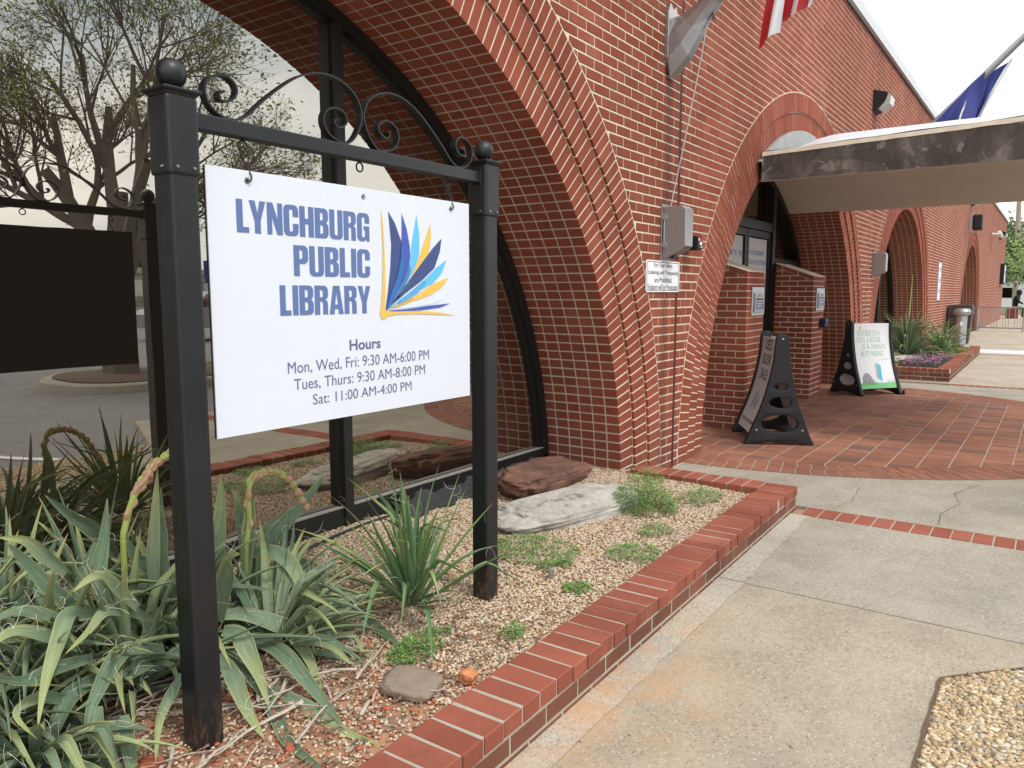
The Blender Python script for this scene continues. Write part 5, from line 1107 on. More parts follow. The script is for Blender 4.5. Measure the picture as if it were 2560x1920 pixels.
# bark chips and dead litter near the yuccas
mb = MB(); rr = random.Random(5)
for k in range(900):
    x, y = rr.uniform(.8, 2.3), rr.uniform(1.5, 2.6)
    if y < 1.235 + .0195 * x + .2: continue
    a = rr.uniform(0, 6.28); l, w_ = rr.uniform(.008, .025), rr.uniform(.002, .005); z = bed_z(x, y) + rr.uniform(.006, .014); c_, s_ = math.cos(a), math.sin(a)
    mb.add([(x - c_ * l - s_ * w_, y - s_ * l + c_ * w_, z), (x - c_ * l + s_ * w_, y - s_ * l - c_ * w_, z + .003), (x + c_ * l + s_ * w_, y + s_ * l - c_ * w_, z + .002), (x + c_ * l - s_ * w_, y + s_ * l + c_ * w_, z + .006)], [(0, 1, 2, 3)])
tag(mb.build('bark_litter', simple('bark_litter', (.20, .13, .09), .95, 0, .5, 90)), 'brown bark chips and leaf litter under the yuccas', 'leaf litter', kind='stuff')
# ------------------------------------------------------------ yuccas
def leaf_mesh(P, wd, nrm=Vector((-.45, -.75, .65)), fold=.22, wprof=None, seg=4):
    P = [Vector(p) for p in catmull([tuple(p) for p in P], seg)]; n = len(P); vs = []; al = []
    for i, p in enumerate(P):
        t = i / (n - 1); tg = (P[min(i + 1, n - 1)] - P[max(i - 1, 0)]).normalized(); s = tg.cross(nrm)
        s = s.normalized() if s.length > .05 else tg.orthogonal().normalized(); nn = s.cross(tg).normalized()
        w_ = wd / 2 * (wprof(t) if wprof else (.55 + .45 * min(1, t / .35)) * (1 - max(0, (t - .4) / .6) ** 1.35) + .025)
        f = fold * w_
        vs += [p - s * w_ + nn * f, p - s * w_ * .5 - nn * f * .1, p - nn * f * .5, p + s * w_ * .5 - nn * f * .1, p + s * w_ + nn * f]; al += [t] * 5
    fs = [(5 * i + k, 5 * i + k + 1, 5 * i + 6 + k, 5 * i + 5 + k) for i in range(n - 1) for k in range(4)]
    me = bpy.data.meshes.new('leaf'); me.from_pydata([tuple(v) for v in vs], [], fs)
    a = me.attributes.new('along', 'FLOAT', 'POINT'); a.data.foreach_set('value', al)
    a = me.attributes.new('across', 'FLOAT', 'POINT'); a.data.foreach_set('value', [-1, -.5, 0, .5, 1] * n)
    a = me.attributes.new('edge', 'FLOAT', 'POINT'); a.data.foreach_set('value', [1, .5, 0, .5, 1] * n)
    me.polygons.foreach_set('use_smooth', [True] * len(fs)); return me
def grow(base, az, el, ln, droop, twist=0, n=8, kink=0):
    """centreline of a leaf; el start elevation in degrees, droop degrees lost along it"""
    p = Vector(base); P = [p.copy()]
    for i in range(n):
        t = (i + .5) / n; e_ = R_(el - droop * t ** 1.6 - (kink if t > .55 else 0)); a = R_(az + twist * t)
        p = p + Vector((math.cos(a) * math.cos(e_), math.sin(a) * math.cos(e_), math.sin(e_))) * ln / n
        if p.z < bed_z(p.x, p.y) + .012 and p.x < 6: p.z = bed_z(p.x, p.y) + .012 + .004 * i
        P.append(p.copy())
    return P
def yucca(c, n, ln, wd, label, m, seed, lo=10, hi=85, droopr=(10, 110), hairs=40, heroes=(), hw=1.6, zz=None, az=(0, 360)):
    rg = random.Random(seed); z0 = bed_z(c[0], c[1]) if zz is None else zz
    root = empty('yucca_plant', (c[0], c[1], z0)); tag(root, label, 'yucca', 'spiky yuccas in the planting beds')
    allP = []
    for k in range(n):
        a = rg.uniform(*az); q = (k + .5) / n; el = lo + (hi - lo) * q + rg.uniform(-8, 8); l = ln * rg.uniform(.7, 1.1); dr = rg.uniform(*droopr) * (1 - .45 * q)
        b = (c[0] + .03 * math.cos(R_(a)), c[1] + .03 * math.sin(R_(a)), z0 + .03 + .1 * q * ln)
        P = grow(b, a, el, l, dr, rg.uniform(-25, 25), 7, rg.choice([0, 0, 0, 35, 60]))
        if any(1.11 < p.x < 1.25 and 1.84 < p.y < 1.98 for p in P) or any(2.44 < p.x < 2.59 and 1.84 < p.y < 1.98 for p in P): continue
        if c[0] < 6: P = [Vector((p.x, min(p.y, YG - .06), p.z)) for p in P]
        nrm = Vector((-math.cos(R_(a)) * .25 + rg.uniform(-.3, .3), -math.sin(R_(a)) * .25 + rg.uniform(-.3, .3), 1)) if el < 50 else Vector((-math.cos(R_(a)) + rg.uniform(-.5, .5), -math.sin(R_(a)) + rg.uniform(-.5, .5), .5))
        me = leaf_mesh(P, wd * rg.uniform(.8, 1.15), nrm.normalized(), .5, None, 2); link('leaf', me, m, root); allP.append(P)
    for P, w_ in heroes:
        P = [Vector(p) for p in P]
        for i in range(1, len(P)): P[i] += Vector((rg.uniform(-1, 1), rg.uniform(-1, 1), rg.uniform(-1, 1))) * .004
        me = leaf_mesh(P, w_ * hw, Vector((-.45 + rg.uniform(-.25, .25), -.75 + rg.uniform(-.2, .2), .6 + rg.uniform(-.2, .3))).normalized(), rg.uniform(.1, .4), None, 5); link('leaf', me, m, root); allP.append(P)
    mb = MB()
    for k in range(int(hairs * 2.2)):
        P = rg.choice(allP); p = Vector(P[rg.randrange(1, len(P) - 1)]) + Vector((rg.uniform(-1, 1), rg.uniform(-1, 1), rg.uniform(0, 1))) * wd * .6
        pts = [p.copy()]; d = Vector((rg.uniform(-1, 1), rg.uniform(-1, 1), rg.uniform(-.6, .8))).normalized(); ax = Vector((rg.uniform(-1, 1), rg.uniform(-1, 1), rg.uniform(-1, 1))).normalized(); cv = rg.uniform(-40, 40)
        for i in range(7): d = Matrix.Rotation(R_(cv * (1 + .5 * math.sin(i * 2))), 3, ax) @ d; p = p + d * .009; pts.append(p.copy())
        mb.tube(pts, .00045, 3, cap=False)
    if hairs: tag(mb.build('curly_fibre', M['hair'], root), kind='stuff')
    return root
H_ = HERO
L_ids = [10, 11, 12, 13, 14, 15, 16, 17, 18, 19, 27, 29, 30, 31, 32, 33, 34]; R_ids = [i for i in range(len(H_)) if i not in L_ids]
yucca((1.02, 2.42), 80, .54, .036, 'big drooping grey-green yucca left of the near sign post', M['yucca'], 1, 5, 80, (30, 130), 130, [H_[i] for i in L_ids])
yucca((1.42, 2.42), 62, .50, .036, 'big drooping yucca right of the near sign post, behind it', M['yucca'], 2, 5, 82, (30, 130), 90, [H_[i] for i in R_ids])
yucca((.70, 2.60), 70, .56, .034, 'yucca at the left edge in front of the window', M['yucca'], 3, 5, 80, (20, 110), 60)
yucca((1.68, 2.38), 60, .44, .034, 'low sprawling yucca clump between the posts, leaves with yellow tips', M['yucca'], 4, 0, 50, (20, 100), 60, az=(-100, 100))
yucca((1.30, 2.75), 50, .50, .034, 'yucca growing against the window behind the near post', M['yucca'], 6, 30, 85, (10, 80), 50)
yucca((.82, 2.12), 50, .40, .034, 'low yucca clump at the lower left with leaves folded to the soil', M['yucca'], 8, 0, 55, (40, 130), 60, az=(120, 330))
yucca((1.60, 2.16), 70, .46, .036, 'spreading yucca clump reaching right towards the young upright one', M['yucca'], 61, 5, 75, (25, 110), 90, az=(-75, 110))
yucca((1.18, 2.30), 55, .46, .030, 'dense stiff centre of the yucca mass directly behind the near post', M['yucca'], 51, 10, 85, (5, 45), 80)
yucca((.80, 2.36), 60, .46, .032, 'stiff short-leaved yucca at the left, in front of its taller neighbours', M['yucca'], 52, 5, 80, (5, 60), 90)
yucca((.98, 2.70), 46, .50, .036, 'upright yucca tuft behind the drooping one, close to the glass', M['yucca'], 17, 45, 88, (0, 45), 60)
yucca((2.20, 2.04), 60, .55, .026, 'young upright green yucca in the gravel between the sign posts', M['yucca2'], 13, 22, 90, (0, 55), 90)
# flower stalks with pink buds
for key, lab in (('s1', 'leaning flower stalk with pink buds left of the near post'), ('s2', 'arching flower stalk with pink buds below the board')):
    P = catmull(STALKS[key], 6); rt = empty('flower_stalk', P[0]); tag(rt, lab, 'flower stalk', 'yucca flower stalks'); n = len(P)
    base = Vector(P[0]); P = [tuple(base + Vector((.0, .01, -.22)))] + [tuple(p) for p in P]
    mb = MB(); mb.tube(P, [.009] * 2 + [.0105 - .004 * i / n for i in range(n - 1)], 8); mb.build('stem', M['stalk'], rt, True)
    rg = random.Random(3); k0 = int(n * .12)
    for i in range(k0, n, 2):
        t = (i - k0) / (n - k0); p = Vector(P[i + 1]); tg = (Vector(P[min(i + 2, n)]) - Vector(P[i])).normalized()
        for q in range(1 if t < .35 else 4):
            s = tg.orthogonal().normalized(); s = Matrix.Rotation(q * 1.57 + i + rg.uniform(0, .5), 3, tg) @ s; ln = rg.uniform(.034, .048) * (1 if t < .4 else .85); c0 = p + s * .005; c1_ = p + s * (.012 - .006 * t) + tg * ln * .5; c2_ = p + s * .005 + tg * ln
            mb = MB(); mb.tube([c0, (c0 + c1_) / 2, c1_, (c1_ + c2_) / 2, c2_], [.004, .0085, .0095, .007, .001], 7); mb.build('bud', M['bud'] if rg.random() < .8 else M['stalk'], rt, True)
# dead leaves lying on the soil
rg = random.Random(21)
for k in range(115):
    x, y = rg.uniform(.75, 1.75), rg.uniform(1.62, 2.35)
    if k % 2 == 0: x, y = rg.uniform(.62, 1.12), rg.uniform(1.70, 2.3)
    a = rg.uniform(-60, 60) + (180 if rg.random() < .4 else 0); P = []
    l = rg.uniform(.16, .42); p = Vector((x, y, 0)); 
    for i in range(6): P.append(Vector((p.x, p.y, bed_z(p.x, p.y) + .016 + .012 * abs(math.sin(i * 1.3 + k))))); a += rg.uniform(-6, 6); p += Vector((math.cos(R_(a)), math.sin(R_(a)), 0)) * l / 5
    if min(q.y for q in P) < 1.235 + .0195 * x + .22 or any(1.11 < q.x < 1.25 and 1.84 < q.y < 1.98 for q in P): continue
    me = leaf_mesh(P, rg.uniform(.005, .014), Vector((rg.uniform(-.6, .6), rg.uniform(-.8, .3), 1)), .8, lambda t: 1 - .8 * t, 2); o = link('dead_leaf', me, M['dead_leaf']); tag(o, 'dry tan yucca leaf lying on the soil around the near post', 'dead leaf', 'dry leaves on the soil')
# ------------------------------------------------------------ rocks
def rock(name, c, s, rot, m, label, seed, cat='rock', flat_=.0, sub=5, dent=.22):
    bm = bmesh.new(); bmesh.ops.create_icosphere(bm, subdivisions=sub, radius=1); off = Vector((seed * 7.3, seed, 0))
    for v in bm.verts:
        d = v.co.normalized(); b = Vector((math.copysign(abs(d.x) ** .5, d.x), math.copysign(abs(d.y) ** .7, d.y), math.copysign(abs(d.z) ** .7, d.z)))
        b *= 1 + dent * noise.noise(d * 1.3 + off) + dent * .45 * noise.noise(d * 3.1 + off) + .07 * noise.noise(Vector((d.x * 2, d.y * 3, d.z * 11)) + off) + .025 * noise.noise(Vector((d.x * 5, d.y * 7, d.z * 26)) + off) + .03 * noise.noise(d * 14 + off)
        v.co = Vector((b.x * s[0], b.y * s[1], b.z * s[2]))
    bm.transform(Matrix.Translation(c) @ Matrix.Rotation(R_(rot[2]), 4, 'Z') @ Matrix.Rotation(R_(rot[1]), 4, 'Y') @ Matrix.Rotation(R_(rot[0]), 4, 'X'))
    me = bpy.data.meshes.new(name); bm.to_mesh(me); bm.free(); me.polygons.foreach_set('use_smooth', [True] * len(me.polygons)); o = link(name, me, m); tag(o, label, cat); return o
rock('boulder', (4.20, 2.72, .178), (.46, .18, .105), (8, 3, 6), M['red_rock'], 'rusty red brown boulder beside the window corner', 3)
rock('boulder', (3.80, 2.27, .125), (.54, .22, .095), (4, 0, -14), M['grey_rock_nat'], 'flat pale grey layered rock in front of the red boulder', 8, dent=.18)
rock('stump_slice', (1.765, 1.645, .128), (.085, .095, .022), (6, 0, 20), simple('grey_brown_stump', (.24, .19, .14), .95, 0, .35, 22, .8, 60), 'round grey brown flat stump slice on the gravel', 5, 'stump slice', sub=4, dent=.08)
rock('stone', (1.90, 1.515, .135), (.035, .028, .022), (0, 10, 30), simple('orange_stone', (.50, .20, .08), .9, 0, .4, 40, .7, 90), 'small orange stone beside the brick edging', 6, 'stone', sub=4, dent=.35)
for i, (x, y, s) in enumerate([(1.03, 1.93, .035), (1.30, 1.68, .02), (1.62, 1.62, .018), (1.38, 2.02, .03), (.93, 1.8, .022)]):
    rock('brick_chip', (x, y, bed_z(x, y) + s * .3), (s, s * .7, s * .45), (10, 5, 40 * i), simple('brick_chip', (.36, .10, .05), .95, 0, .3, 40), ['red brick chip behind the near post', 'red brick chip on the clay right of the near post', 'small brick chip beside the round stump slice', 'largest brick chip, under the yucca leaves', 'brick chip left of the near post base'][i], 10 + i, 'brick chip', sub=3, dent=.3)['group'] = 'brick chips on the clay'
mb = MB(); mb.lathe((2.835, 1.785, .105), [(.012, 0), (.012, .035), (.0145, .037), (.0145, .062), (.009, .066)], 12); tag(mb.build('sprinkler_head', M['grey_paint'], smooth=True), 'small grey irrigation riser standing in the gravel', 'sprinkler')
P = catmull([(1.75, 3.0, .135), (2.05, 2.86, .142), (2.4, 2.93, .150), (2.75, 3.0, .147), (3.1, 3.03, .14), (3.35, 3.06, .12)], 8); mb = MB(); mb.tube(P, .007, 7); tag(mb.build('irrigation_tube', M['netting'], smooth=True), 'thin black irrigation tube lying along the window sill', 'hose')
# crumpled fabric along the sill
mb = MB(); vs = []; nx, ny = 60, 6
for i in range(nx + 1):
    for j in range(ny + 1):
        x = 3.15 + 1.65 * i / nx; y = 2.90 + .19 * j / ny - .03 * math.sin(i * .7); z = bed_z(x, y) + .012 + .10 * (j / ny) ** 2 * (.5 + .5 * noise.noise(Vector((x * 6, 1, 0)))) + noise.noise(Vector((x * 14, y * 20, 0))) * .015; vs.append((x, y, z))
mb.add(vs, [(i * (ny + 1) + j, (i + 1) * (ny + 1) + j, (i + 1) * (ny + 1) + j + 1, i * (ny + 1) + j + 1) for i in range(nx) for j in range(ny)]); tag(mb.build('landscape_fabric', M['netting'], smooth=True), 'crumpled black landscape fabric behind the red boulder', 'landscape fabric')
# cigarette ends
for x, y in ((1.72, 1.50), (1.86, 1.62), (2.35, 1.62)):
    mb = MB(); mb.tube([(x, y, .135), (x + .018, y - .008, .137)], .0036, 8); tag(mb.build('cigarette_end', simple('filter_paper', (.65, .55, .35), .9)), {1.72: 'cigarette end between the stump slice and the brick edging', 1.86: 'cigarette end just beyond the stump slice', 2.35: 'cigarette end against the edging past the orange stone'}[x], 'cigarette end', 'cigarette ends on the gravel')
# ------------------------------------------------------------ weeds
def weed(c, rx, ry, ht, n, label, seed, fl=0, name='weed_plant', ls=.009, m=None, zf=bed_z):
    rg = random.Random(seed); mb = MB(); fb = MB()
    for k in range(n):
        r = math.sqrt(rg.random()); a = rg.uniform(0, 6.28); x = c[0] + rx * r * math.cos(a); y = c[1] + ry * r * math.sin(a); dn = noise.noise(Vector((x * 14, y * 14, seed)))
        if dn < -.18: continue
        z = zf(x, y) + .008 + ht * rg.random() ** .8 * (1 - .7 * r * r)
        for q in range(3):
            b = rg.uniform(0, 6.28); l = ls * rg.uniform(.6, 1.3); d = Vector((math.cos(b), math.sin(b), rg.uniform(-.3, .5))).normalized(); s = d.cross(Vector((0, 0, 1))).normalized() * l * .45
            p = Vector((x, y, z)); mb.add([p, p + d * l * .6 + s, p + d * l * 1.15, p + d * l * .6 - s], [(0, 1, 2, 3)])
        if k % 12 == 0: mb.tube([(c[0] + (x - c[0]) * .7, c[1] + (y - c[1]) * .7, zf(x, y)), (x, y, z)], .0009, 3, cap=False)
        if fl and rg.random() < fl:
            p = Vector((x, y, z + .008)); l = .0035; fb.add([p + Vector((-l, 0, 0)), p + Vector((0, -l, 0)), p + Vector((l, 0, .001)), p + Vector((0, l, .001))], [(0, 1, 2, 3)]); fb.add([p + Vector((-l, 0, -l)), p + Vector((l, 0, -l)), p + Vector((l, 0, l)), p + Vector((-l, 0, l))], [(0, 1, 2, 3)])
    rt = empty(name, (c[0], c[1], zf(*c))); tag(rt, label, 'weed', 'green weeds in the gravel'); mb.build('foliage', m or M['weed'], rt)
    if fb.f: fb.build('yellow_flower', M['weed_flower'], rt)
weed((4.12, 1.95), .20, .22, .19, 2600, 'tall clover-like weed with yellow flowers beside the pale grey rock', 1, .05)
weed((4.75, 2.22), .10, .13, .10, 420, 'weed growing against the pier where the edging meets it', 2, .03)
weed((4.55, 1.75), .22, .12, .05, 520, 'low weed patch near the far corner of the brick edging', 3, .01)
weed((3.10, 2.05), .22, .24, .05, 1000, 'grassy weed patch just right of the farther sign post', 4, 0)
weed((3.36, 1.63), .16, .14, .04, 480, 'sparse weed patch by the middle of the brick edging', 5, .02)
weed((2.80, 1.63), .07, .06, .02, 170, 'small flat weed in front of the irrigation riser', 6, 0)
weed((2.98, 1.85), .10, .07, .03, 240, 'small weed beside the irrigation riser', 16, 0)
weed((3.75, 1.70), .12, .10, .04, 240, 'thin weed between the grey rock and the brick edging', 7, 0)
weed((1.98, 1.80), .16, .08, .06, 520, 'clover weed at the foot of the young yucca', 8, .01)
weed((2.28, 1.60), .06, .05, .05, 120, 'tiny upright weed against the brick edging', 9, 0)
# ------------------------------------------------------------ far planter contents
fz = lambda x, y: .17
yucca((16.1, 2.25), 170, .95, .04, 'large grey-green yucca in the far planter beside the arch', M['yucca'], 31, 5, 85, (5, 80), 0, zz=.17)
yucca((16.9, 1.75), 60, .65, .035, 'smaller green yucca at the front of the far planter', M['yucca2'], 32, 5, 80, (10, 90), 0, zz=.17)
yucca((18.6, 1.9), 50, .7, .04, 'grey yucca near the trash can end of the far planter', M['yucca'], 33, 5, 80, (10, 90), 0, zz=.17)
mb = MB(); mb.tube([(16.3, 2.3, .5), (16.32, 2.28, 1.2), (16.35, 2.27, 1.75)], [.013, .010, .004], 8); tag(mb.build('flower_stalk', M['stalk'], smooth=True), 'tall straight pale flower stalk in the far planter', 'flower stalk')
rg = random.Random(8); mb = MB(); fb = MB()
for k in range(5000):
    x, y = rg.uniform(14.03, 16.2), rg.uniform(1.5, 2.1); l = rg.uniform(.05, .14); a = rg.uniform(0, 6.28); p = Vector((x, y, .17)); t = p + Vector((math.cos(a) * .03, math.sin(a) * .03, l)); s = Vector((.004, .003, 0))
    mb.add([p - s, p + s, t], [(0, 1, 2)])
    if rg.random() < .05:
        for w_ in (Vector((.016, 0, 0)), Vector((0, .016, 0))): fb.add([t - w_, t + Vector((0, 0, -.010)), t + w_, t + Vector((0, 0, .012))], [(0, 1, 2, 3)])
fl = empty('pink_flower_bed', (14.8, 1.9, .17)); tag(fl, 'low pink dianthus flowers over blue-grey tufts at the front of the far planter', 'flowers'); o = mb.build('tufts', simple('dianthus_leaf', (.22, .28, .25), .8, 0, .3, 5), fl); tag(o, kind='stuff'); tag(fb.build('blossom', M['pink'], fl), kind='stuff')
rock('boulder', (15.6, 2.2, .20), (.55, .25, .06), (0, 0, 0), M['grey_rock_nat'], 'flat stone ledge behind the pink flowers', 22, sub=4)
weed((18.9, 1.75), .9, .3, .12, 1400, 'grassy yellow-green weeds near the end of the far planter', 41, 0, ls=.03, zf=fz, m=simple('dry_grass', (.25, .27, .08), .9, 0, .4, 3))
# trash can
tcn = empty('trash_can', (24.2, 2.13, 0)); tag(tcn, 'dark brown square trash can with lidded hood against the wall', 'trash can')
def taper(name, c, b0, b1, z0, z1, m, par, bev=.02):
    mb = MB(); mb.add([(c[0] + sx * b0, c[1] + sy * b0, z0) for sx, sy in ((-1, -1), (1, -1), (1, 1), (-1, 1))] + [(c[0] + sx * b1, c[1] + sy * b1, z1) for sx, sy in ((-1, -1), (1, -1), (1, 1), (-1, 1))], [(3, 2, 1, 0), (4, 5, 6, 7), (0, 1, 5, 4), (1, 2, 6, 5), (2, 3, 7, 6), (3, 0, 4, 7)])
    me = mb.mesh(name); bm = bmesh.new(); bm.from_mesh(me); bmesh.ops.bevel(bm, geom=bm.edges[:], offset=bev, segments=2, affect='EDGES'); bm.to_mesh(me); bm.free(); o = link(name, me, m, par); smooth_by_angle(o.data, R_(45)); return o
taper('bin_body', (24.2, 2.13), .22, .27, .03, .80, M['brown_plastic'], tcn); taper('bin_lid', (24.2, 2.13), .295, .285, .79, 1.08, M['brown_plastic'], tcn)
mb = MB(); mb.box((23.88, 1.98, .90), (23.92, 2.28, 1.02)); mb.build('flap', M['dark_back'], tcn)
ash = empty('ash_urn', (23.3, 2.02, 0)); tag(ash, 'grey metal pedestal ashtray with flared top in front of the trash can', 'ashtray')
mb = MB(); mb.lathe((23.3, 2.02, 0), [(.22, 0), (.20, .04), (.125, .06), (.125, .80)], 20); mb.build('pedestal', M['galv'], ash, True)
mb = MB(); mb.lathe((23.3, 2.02, .80), [(.13, 0), (.20, .05), (.215, .12), (.19, .15), (.17, .19), (.02, .20)], 20); mb.build('bowl', M['grey_paint'], ash, True)
mb = MB(); mb.box((23.165, 1.98, .55), (23.17, 2.04, .66)); mb.build('sticker', M['white'], ash)
# barrier
ba = empty('crowd_barrier', (33.2, 1.7, 0)); tag(ba, 'low galvanised steel barrier with upright bars reaching out from the wall', 'barrier')
bx = lambda s: (33.5 - s * .35, 2.40 - s * 1.45)
for z in (.88, .13): mb = MB(); mb.tube([(*bx(0), z), (*bx(1), z)], .026, 8); mb.build('rail', M['galv'], ba, True)
for s in (0, 1): mb = MB(); mb.tube([(*bx(s), 0), (*bx(s), .89)], .03, 8); mb.build('end_post', M['galv'], ba, True)
for k in range(1, 16):
    if k % 4 != 0: mb = MB(); mb.tube([(*bx(k / 16), .13), (*bx(k / 16), .88)], .009, 6); mb.build('bar', M['galv'], ba)
for s in (.02, .98): mb = MB(); p = bx(s); mb.box((p[0] - .25, p[1] - .03, 0), (p[0] + .25, p[1] + .03, .03)); mb.build('foot', M['galv'], ba)
# ------------------------------------------------------------ person by the far corner
pr = empty('person', (50.6, 2.0, 0)); tag(pr, 'person in a black hooded jacket sitting hunched at the far corner of the library', 'person')
def skin(name, verts, edges, rad, m, par, sub=1):
    me = bpy.data.meshes.new(name); me.from_pydata(verts, edges, []); o = link(name, me, m, par)
    md = o.modifiers.new('skin', 'SKIN'); sv = me.skin_vertices[0].data if me.skin_vertices else None
    if sv is None:
        bm = bmesh.new(); bm.from_mesh(me); bm.verts.layers.skin.verify(); bm.to_mesh(me); bm.free(); sv = me.skin_vertices[0].data
    for i, r in enumerate(rad): sv[i].radius = (r, r)
    sv[0].use_root = True; s2 = o.modifiers.new('sub', 'SUBSURF'); s2.levels = s2.render_levels = sub
    bpy.context.view_layer.update(); me2 = bpy.data.meshes.new_from_object(o.evaluated_get(bpy.context.evaluated_depsgraph_get())); o.modifiers.clear(); o.data = me2
    me2.materials.clear(); me2.materials.append(m); me2.polygons.foreach_set('use_smooth', [True] * len(me2.polygons)); return o
px, py = 50.7, 1.95
V_ = [(px, py, .62), (px, py - .05, .85), (px, py - .10, 1.08), (px, py - .16, 1.24), (px, py - .20, 1.32), (px, py - .22, 1.42),   # pelvis..head
      (px - .18, py - .12, 1.16), (px - .24, py - .22, .92), (px - .16, py - .42, .80), (px + .18, py - .12, 1.16), (px + .24, py - .22, .92), (px + .16, py - .42, .80),
      (px - .11, py - .05, .60), (px - .13, py - .42, .58), (px - .12, py - .42, .12), (px - .12, py - .56, .06), (px + .11, py - .05, .60), (px + .13, py - .42, .58), (px + .12, py - .42, .12), (px + .12, py - .56, .06)]
E_ = [(0, 1), (1, 2), (2, 3), (3, 4), (4, 5), (3, 6), (6, 7), (7, 8), (3, 9), (9, 10), (10, 11), (0, 12), (12, 13), (13, 14), (14, 15), (0, 16), (16, 17), (17, 18), (18, 19)]
skin('body', V_, E_, [.17, .17, .18, .10, .06, .10, .075, .058, .045, .075, .058, .045, .10, .085, .055, .045, .10, .085, .055, .045], M['cloth_black'], pr, 2)
mb = MB(); mb.lathe((px - .02, py - .25, 1.42), [(.005, -.11), (.07, -.08), (.085, 0), (.06, .08), (.005, .11)], 12); mb.build('face', M['skin'], pr, True)
mb = MB(); mb.lathe((px, py - .20, 1.43), [(.09, -.16), (.13, -.08), (.14, .02), (.11, .12), (.02, .16)], 14); mb.build('hood', M['cloth_black'], pr, True)
bn = MB(); bn.box((50.2, 1.75, 0), (51.4, 2.3, .55)); tag(bn.build('low_wall', M['brick']), 'low brick wall the seated person rests on', 'low wall')
# ------------------------------------------------------------ trees
def tree(base, ht, label, mleaf, seed, spread=1.0, trunk_r=.2, leaf=.05, nl=7000, levels=5, bare=False, crown0=.35, clump=.25, twigs=True):
    rg = random.Random(seed); root = empty('tree', base); tag(root, label, 'tree', 'trees around the car park'); mb = MB(); tips = []
    def br(p, d, l, r, lv):
        pts = [p]; rr_ = [r]; k = 4 if lv < 3 else 3
        for i in range(k):
            d = (d + Vector((rg.uniform(-1, 1), rg.uniform(-1, 1), rg.uniform(-.6, .9))) * (.16 if lv else .05)).normalized(); p = p + d * l / k; pts.append(p); rr_.append(r * (1 - .5 * (i + 1) / k))
            if lv >= levels - 2: tips.append(p)
        mb.tube(pts, rr_, 8 if lv == 0 else (5 if lv < 3 else 3), cap=False)
        if lv >= levels: return
        n = rg.choice([3, 4]) if lv < levels - 1 else rg.choice([3, 4, 5])
        for q in range(n):
            a = rg.uniform(0, 6.28); o_ = d.orthogonal().normalized(); o_ = Matrix.Rotation(a, 3, d) @ o_
            ang = rg.uniform(.45, .95) * spread; nd = (d * math.cos(ang) + o_ * math.sin(ang)); nd.z += .12; nd.normalize(); t = rg.uniform(.5, 1)
            pp = pts[int(t * (len(pts) - 1))]; br(pp, nd, l * rg.uniform(.6, .82), r * .5 * rg.uniform(.8, 1.1), lv + 1)
    br(Vector(base), Vector((0, 0, 1)), ht * crown0, trunk_r, 0); mb.build('trunk', M['bark'], root, True)
    lb = MB(); cl = rg.sample(tips, max(1, int(len(tips) * (.45 if bare else .9))))
    for k in range(nl):
        c = rg.choice(cl) + Vector((rg.gauss(0, 1), rg.gauss(0, 1), rg.gauss(0, .8))) * clump; s = leaf * rg.uniform(.6, 1.4); d = Vector((rg.uniform(-1, 1), rg.uniform(-1, 1), rg.uniform(-1, .6))).normalized() * s; q = d.orthogonal().normalized() * s * .45
        lb.add([c - d, c + q, c + d, c - q], [(0, 1, 2, 3)])
    lb.build('crown', mleaf, root); return root
tree((6.5, -6.1, 0), 12.0, 'old pruned street tree with fresh spring leaves, mirrored in the near window', M['foliage_spring'], 5, .95, .30, .030, 13000, 7, True, .25, .10)
tree((3.2, -9.5, 0), 8.0, 'thin half bare tree left of the pruned one, mirrored in the near window', M['foliage_spring'], 9, 1.0, .16, .04, 8000, 6, True, .25, .15)
tree((33, -60, 0), 9, 'dark green tree far across the car park', M['foliage'], 4, .8, .25, .16, 9000, 4, False, .3, .7)
tree((38, -61, 0), 8, 'round green tree across the car park behind the shops', M['foliage'], 14, .8, .25, .16, 9000, 4, False, .3, .7)
tree((63, 3.6, -.3), 9.5, 'leafy tree just beyond the far corner of the library', M['foliage'], 6, .8, .2, .13, 9000, 5, False, .28, .45)
tree((76, 4.5, -.3), 12, 'tall leafy tree behind the wooden utility pole', M['foliage'], 16, .8, .25, .2, 8000, 5, False, .28, .7)
tree((58, .6, -.3), 6.0, 'light green tree whose leaves hang near the utility pole', M['foliage_spring'], 26, 1.0, .12, .09, 3500, 4, False, .5, .5)
# kerb island with the pruned tree
isl = empty('kerb_island', (8.5, -5.8, 0)); tag(isl, kind='structure')
IP = arc(6.4, -5.55, 1.25, 1.25, 90, 270, 14) + [(14, -6.8), (14, -4.3)]
mb = MB(); mb.prism(IP, mapXY, .11, -.05, 0, .03); mb.build('kerb', M['kerb'], isl)
ip2 = arc(6.4, -5.55, 1.08, 1.08, 90, 270, 14) + [(13.9, -6.63), (13.9, -4.47)]; mb = MB(); mb.prism(ip2, mapXY, .13, .1); mb.build('mulch', simple('brown_mulch', (.12, .08, .055), 1, 0, .4, 12), isl)
def line(pts, wd, nm='painted_line'): o = strip(dense(pts, .5), wd, -.022, M['white_line'], nm, None, .02); tag(o, kind='structure')
line([(3.05, -.62), (2.75, -1.3), (2.2, -3.4)], .10)
for k in range(6): line([(-4 - k * 2.7, -3.5), (-4 - k * 2.7, -8.5)], .1)
